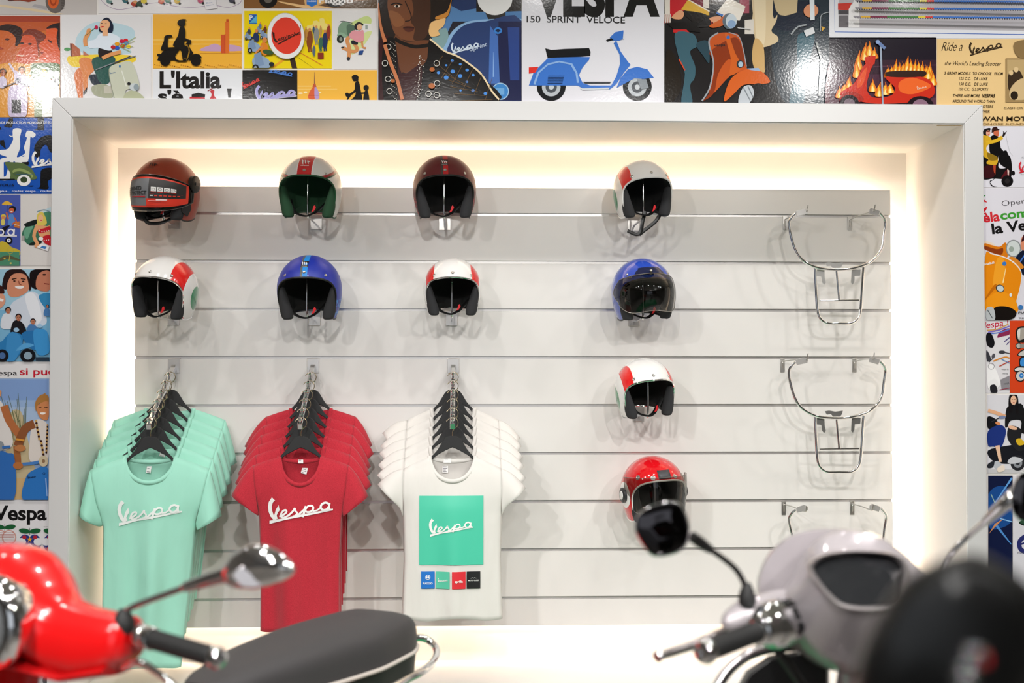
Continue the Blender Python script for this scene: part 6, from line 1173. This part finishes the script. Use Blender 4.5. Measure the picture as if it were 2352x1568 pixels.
A.blob('#e0b040', (22, 915), (45, 885), (80, 880), (125, 915)); A.line('#3a3a50', 4, (74, 915), (70, 1000)); A.ell('#1c1a1c', 125, 958, 36, 32); A.ell('#c9623c', 116, 972, 26, 26); A.ell('#f2efe8', 116, 984, 12, 5); A.blob('#5a88c8', (90, 1020), (130, 1010), (150, 1080), (110, 1130), (80, 1110)); A.line('#c9623c', 14, (140, 1040), (165, 1080), (120, 1110)); A.line('#c9623c', 14, (85, 1060), (65, 990)); A.ell('#d8c04a', 35, 1030, 26, 20); A.ell('#d08a5c', 35, 1046, 22, 20); A.ell('#d8c86a', 30, 1090, 22, 34); A.blob('#1d1a24', (20, 1150), (100, 1120), (60, 1170), (40, 1230)); A.poly('#c8763c', (150, 1090), (196, 1080), (196, 1150), (140, 1140)); A.line('#e8e4dc', 4, (140, 1110), (196, 1125))
A.ring('#eeecee', 110, 1190, 22, 36); A.line('#eeecee', 13, (145, 1155), (140, 1220)); A.poly('#eeecee', (0, 1222), (170, 1222), (170, 1232), (0, 1232)); A.ring('#eeecee', 10, 1190, 20, 34); A.ell('#17171c', 90, 1272, 36, 36); A.ell('#eceae8', 90, 1272, 20, 20); A.ell('#5a6ab8', 90, 1272, 8, 8)
A.blob('#c8b03a', (0, 1290), (60, 1290), (120, 1340), (196, 1370), (196, 1420), (0, 1420)); A.rect('#4f8a6c', 0, 1385, 196, 1524); A.blob('#5c5a40', (0, 1450), (80, 1420), (196, 1460), (196, 1475), (80, 1460), (0, 1480)); A.ring('#b8a84a', 105, 1370, 30, 34); A.line('#b8a84a', 8, (105, 1400), (92, 1475)); A.ell('#d8b04a', 48, 1454, 12, 10, n=5); A.ell('#c8c06a', 110, 1500, 12, 10, n=5); p.done()
p = Poster('pale poster of a blonde in polka-dot bikini reading beside a green scooter', 47, 447, 117, 610, '#d9d4d0', 4.354, 0, 260); A = p.a
A.blob('#bcd4dc', (420, 990), (500, 940), (560, 960), (560, 1040), (440, 1010)); A.blob('#4a8466', (420, 1010), (520, 990), (560, 1080), (540, 1260), (400, 1180)); A.blob('#3c7058', (220, 1200), (270, 1120), (370, 1120), (400, 1200), (380, 1290), (300, 1320), (240, 1270)); A.blob('#6aa084', (235, 1190), (275, 1135), (330, 1130), (300, 1200), (270, 1260)); A.blob('#1c2422', (245, 1105), (370, 1060), (360, 1110), (270, 1135)); A.rect('#a8a4a0', 215, 1225, 245, 1275); A.blob('#1f2a26', (300, 1300), (420, 1260), (400, 1310), (300, 1320)); A.line('#7c98a4', 10, (370, 985), (440, 965), (500, 985), n=3)
A.blob('#e0a070', (350, 1120), (400, 1110), (470, 1130), (500, 1120), (500, 1230), (470, 1240), (400, 1230), (380, 1180)); A.line('#e0a070', 34, (365, 1140), (340, 1230), (380, 1310), n=3); A.blob('#d8c05a', (370, 1100), (375, 1010), (430, 990), (470, 1090), (440, 1120), (380, 1120)); A.ell('#e8b48c', 408, 1050, 26, 36); A.ell('#c02a2a', 414, 1070, 10, 5); A.blob('#c22430', (385, 1165), (440, 1150), (500, 1130), (500, 1170), (400, 1200)); A.blob('#c22430', (425, 1240), (500, 1220), (520, 1320), (450, 1300)); A.ell('#eceae6', 410, 1255, 24, 18)
for j in range(10): A.ell('#f2eeea', 400+j % 5*22, 1170+(j*31 % 17)+(90 if j > 4 else 0), 6, 6, n=6)
A.ell('#e0a070', 375, 1325, 30, 20); A.poly('#eceaea', (370, 1340), (410, 1305), (500, 1325), (480, 1380)); A.poly('#3f78b8', (405, 1345), (425, 1325), (470, 1335), (455, 1360)); p.done()
p = Poster('blue tinted photo poster of smiling young men above a row of blue scooters', -90, 618, 115, 830, '#9cc4d8', 3.1375, 0, 600); A = p.a
A.rect('#7ab0d0', -280, 350, 360, 725); A.blob('#cfd6e2', (60, 420), (80, 310), (150, 260), (230, 215), (300, 270), (335, 400), (320, 460), (200, 480)); A.blob('#e6e8ee', (180, 260), (235, 225), (280, 300), (300, 420), (240, 440)); A.blob('#3a88b8', (280, 250), (360, 230), (360, 330), (320, 330))
A.blob('#2a1a1a', (15, 180), (40, 80), (100, 55), (170, 65), (225, 150), (215, 215), (180, 130), (80, 120), (50, 200)); A.blob('#d08a6c', (60, 140), (100, 90), (180, 95), (205, 160), (200, 215), (130, 255), (70, 250), (50, 200)); A.line('#2c1814', 8, (85, 130), (120, 122)); A.line('#2c1814', 8, (150, 125), (185, 130)); A.ell('#2c1814', 104, 142, 9, 5); A.ell('#2c1814', 168, 144, 9, 5); A.blob('#f0e8e4', (110, 180), (170, 178), (160, 196), (125, 196)); A.line('#8a4030', 5, (135, 140), (140, 165), (155, 168))
A.blob('#1c1416', (215, 130), (230, 65), (360, 50), (360, 90), (290, 80), (260, 140), (265, 200), (225, 180)); A.blob('#c07a60', (265, 120), (300, 75), (360, 75), (360, 200), (310, 215), (262, 190)); A.ell('#241412', 320, 96, 14, 6); A.line('#7a2c28', 7, (320, 160), (356, 165)); A.blob('#d89a80', (-60, 200), (20, 230), (40, 290), (0, 340), (-60, 340)); A.blob('#3a1c18', (-60, 160), (10, 175), (30, 230), (-60, 220)); A.poly('#f2eae6', (-20, 258), (28, 275), (20, 290), (-20, 285))
for x, y, s_ in ((60, 360, 1), (135, 410, 1.05), (240, 440, .9), (345, 330, .5)): A.blob('#d8dce4' if x == 60 else '#1f1c20' if x == 135 else '#4a7ab0', (x-50*s_, y+120*s_), (x-40*s_, y+30*s_), (x, y+14*s_), (x+40*s_, y+50*s_), (x+50*s_, y+120*s_)); face(A, x, y-5, 22*s_, '#b87a60', '#1a1214')
A.blob('#2f7ab4', (-60, 560), (10, 580), (70, 520), (140, 520), (170, 560), (120, 700), (-60, 700)); A.blob('#3f8ac4', (60, 530), (130, 520), (160, 600), (110, 715), (50, 715)); A.blob('#2a70ac', (160, 520), (260, 500), (300, 560), (260, 640), (200, 600)); A.blob('#3f90cc', (245, 500), (330, 495), (355, 560), (355, 660), (270, 665)); A.blob('#58a0d4', (120, 640), (180, 590), (250, 605), (150, 640)); A.ell('#17171c', 205, 680, 56, 50); A.ell('#8aa0b0', 205, 680, 30, 28); A.ell('#17171c', 20, 680, 46, 46); A.ell('#4a6a9a', 20, 680, 24, 24); A.ell('#9cc0dc', 122, 494, 20, 16); A.ell('#9cc0dc', 290, 466, 18, 14); A.rect('#2a3848', 260, 690, 360, 716); p.done()
p = Poster('white caption strip with small black word and red serif letters', -90, 831, 114, 868, '#e0dedf', 3.1375, 0, 600); A = p.a
A.text('#242124', 'con la vespa', -262, 820, 34, 386, .012); A.text('#c02034', 'si può', 142, 818, 50, 262, .02); p.done()
p = Poster('beach photo poster of a blond youth in beads gripping a blue scooter bar', -90, 869, 113, 1147, '#93add2', 3.1375, 0, 600); A = p.a
A.rect('#7f9ccc', -280, 850, 350, 1000); A.rect('#a3b8d4', -280, 1050, 350, 1300); A.blob('#bfae8a', (60, 1150), (150, 1080), (200, 1280), (260, 1500), (350, 1520), (350, 1720), (60, 1720)); A.rect('#c9a878', 100, 1560, 350, 1720)
for j in range(22): A.line('#5f6a48', 3, (70+(j*29 % 120), 1330-(j % 5)*40), (-20+(j*53 % 220), 930+(j*71 % 240)))
A.blob('#dcd6d2', (-60, 1030), (10, 1010), (60, 1150), (90, 1330), (-60, 1340)); A.line('#b06a40', 56, (30, 1040), (70, 1150), (150, 1260), n=3); A.blob('#cc9064', (-40, 940), (8, 930), (6, 970), (-30, 1000))
A.blob('#d8cfc8', (240, 1160), (300, 1140), (350, 1200), (350, 1430), (220, 1440), (215, 1300)); A.line('#8a5434', 62, (250, 1170), (180, 1210), (130, 1330), n=3); A.line('#9c6038', 46, (120, 1330), (130, 1420), (130, 1480), n=3); A.blob('#a8743c', (262, 1080), (258, 1010), (300, 960), (350, 970), (350, 1040), (290, 1020)); A.blob('#c88254', (272, 1040), (350, 1010), (350, 1130), (310, 1140), (275, 1100)); A.line('#2a1a14', 5, (280, 1050), (300, 1052)); A.line('#2a1a14', 5, (320, 1050), (345, 1052)); A.blob('#f2ebe4', (292, 1090), (330, 1090), (320, 1102), (300, 1102)); A.line('#a87840', 9, (300, 975), (330, 950))
for j in range(16): A.ell('#3a1c18' if j % 2 else '#c8a060', 262+j*3+(10 if j > 8 else 0), 1150+j*16, 9, 9, n=8); A.ell('#2a1a18' if j % 2 else '#b89058', 345-j*.5, 1180+j*13, 7, 8, n=8)
A.line('#d8943c', 14, (120, 1280), (180, 1290)); A.blob('#3268b0', (-60, 1380), (60, 1380), (110, 1420), (105, 1720), (-60, 1720)); A.blob('#2f70b8', (190, 1560), (250, 1500), (350, 1490), (350, 1720), (170, 1720)); A.line('#4a7ab8', 22, (110, 1465), (230, 1455), (300, 1440), n=3); A.ell('#c8b89a', 318, 1438, 34, 40); A.ell('#8a6c50', 318, 1438, 12, 14); A.ell('#8a8f94', 8, 1330, 26, 36); A.line('#3a6cb0', 20, (20, 1340), (80, 1335)); A.ell('#b87848', 150, 1345, 40, 24); A.ell('#b06c3c', 135, 1470, 36, 26); A.ring('#1f3a60', 322, 1527, 6, 9); A.script('#1c2c48', 205, 1565, 60); A.line('#88aadc', 9, (335, 1560), (345, 1690)); p.done()
p = Poster('white poster with big black word above rows of flower-filled apple emblems', -90, 1148, 112, 1506, '#dcdadc', 2.759, 0, 1000); A = p.a
A.text('#161516', 'Vespa', -42, 533, 86, 338, .03); A.text('#242424', 'www', 276, 580, 6, 40)
for x, y in ((30, 655), (190, 680), (348, 680), (30, 860), (190, 860), (348, 860)):
    A.line('#2a3a2a', 3, (x, y-95), (x, y-50)); A.ell('#1f5a34', x-34, y-76, 36, 16, 8); A.ell('#1f5a34', x+34, y-76, 36, 16, -8)
    if x == 30:
        for s_ in (-28, 28): A.ell('#c8968c', x+s_, y-10, 46, 48); A.ell('#dcdadc', x+s_, y-10, 38, 40)
        for j in range(7): A.line('#b06a60', 3, (x-60, y-40+j*10), (x+60, y-40+j*10))
    else:
        A.ell('#27387c', x-30, y, 42, 54); A.ell('#27387c', x+30, y, 42, 54); A.ell('#dcdadc', x-54, y-8, 30, 24); A.ell('#dcdadc', x+54, y-8, 30, 24)
        for a, b in ((-34, -36), (34, -36), (-36, 34), (36, 34)): A.ell('#b02a34', x+a, y+b, 13, 12)
        A.poly('#e8a02a', *[(x+(19 if i % 2 == 0 else 8)*math.sin(math.pi*i/5), y-22-(19 if i % 2 == 0 else 8)*math.cos(math.pi*i/5)) for i in range(10)])
        for i in range(10): A.ell('#f2f0f0', x+15*math.cos(math.pi*i/5), y+24+15*math.sin(math.pi*i/5), 8, 4, -36*i, n=8)
        A.ell('#c02a34', x, y+24, 9, 9)
    A.text('#3a3a3a', 'la mela compra', x-30, y+72, 4, 60)
p.done()
p = Poster('black and white street photo poster with an old car, lowest on the left', -90, 1506, 112, 1660, '#b4b2b4', 2.759, 0, 1000); A = p.a
A.rect('#6a686c', 130, 1436, 305, 1490); A.rect('#e0dee0', 170, 1436, 200, 1480); A.rect('#2c2b2e', 210, 1440, 240, 1500); A.rect('#cfcdd0', 250, 1440, 290, 1470); A.rect('#3a383c', 290, 1440, 310, 1510); A.blob('#8a888c', (140, 1530), (165, 1490), (220, 1490), (240, 1530), (232, 1568), (140, 1568)); A.blob('#2a292c', (168, 1500), (214, 1498), (226, 1524), (160, 1526)); A.ell('#d8d6d8', 160, 1548, 12, 12); A.ell('#d8d6d8', 216, 1548, 12, 12); A.line('#d0ced0', 5, (150, 1560), (230, 1560)); A.rect('#2a292c', 120, 1568, 260, 1600); A.ell('#5a585c', 290, 1550, 20, 26); p.done()
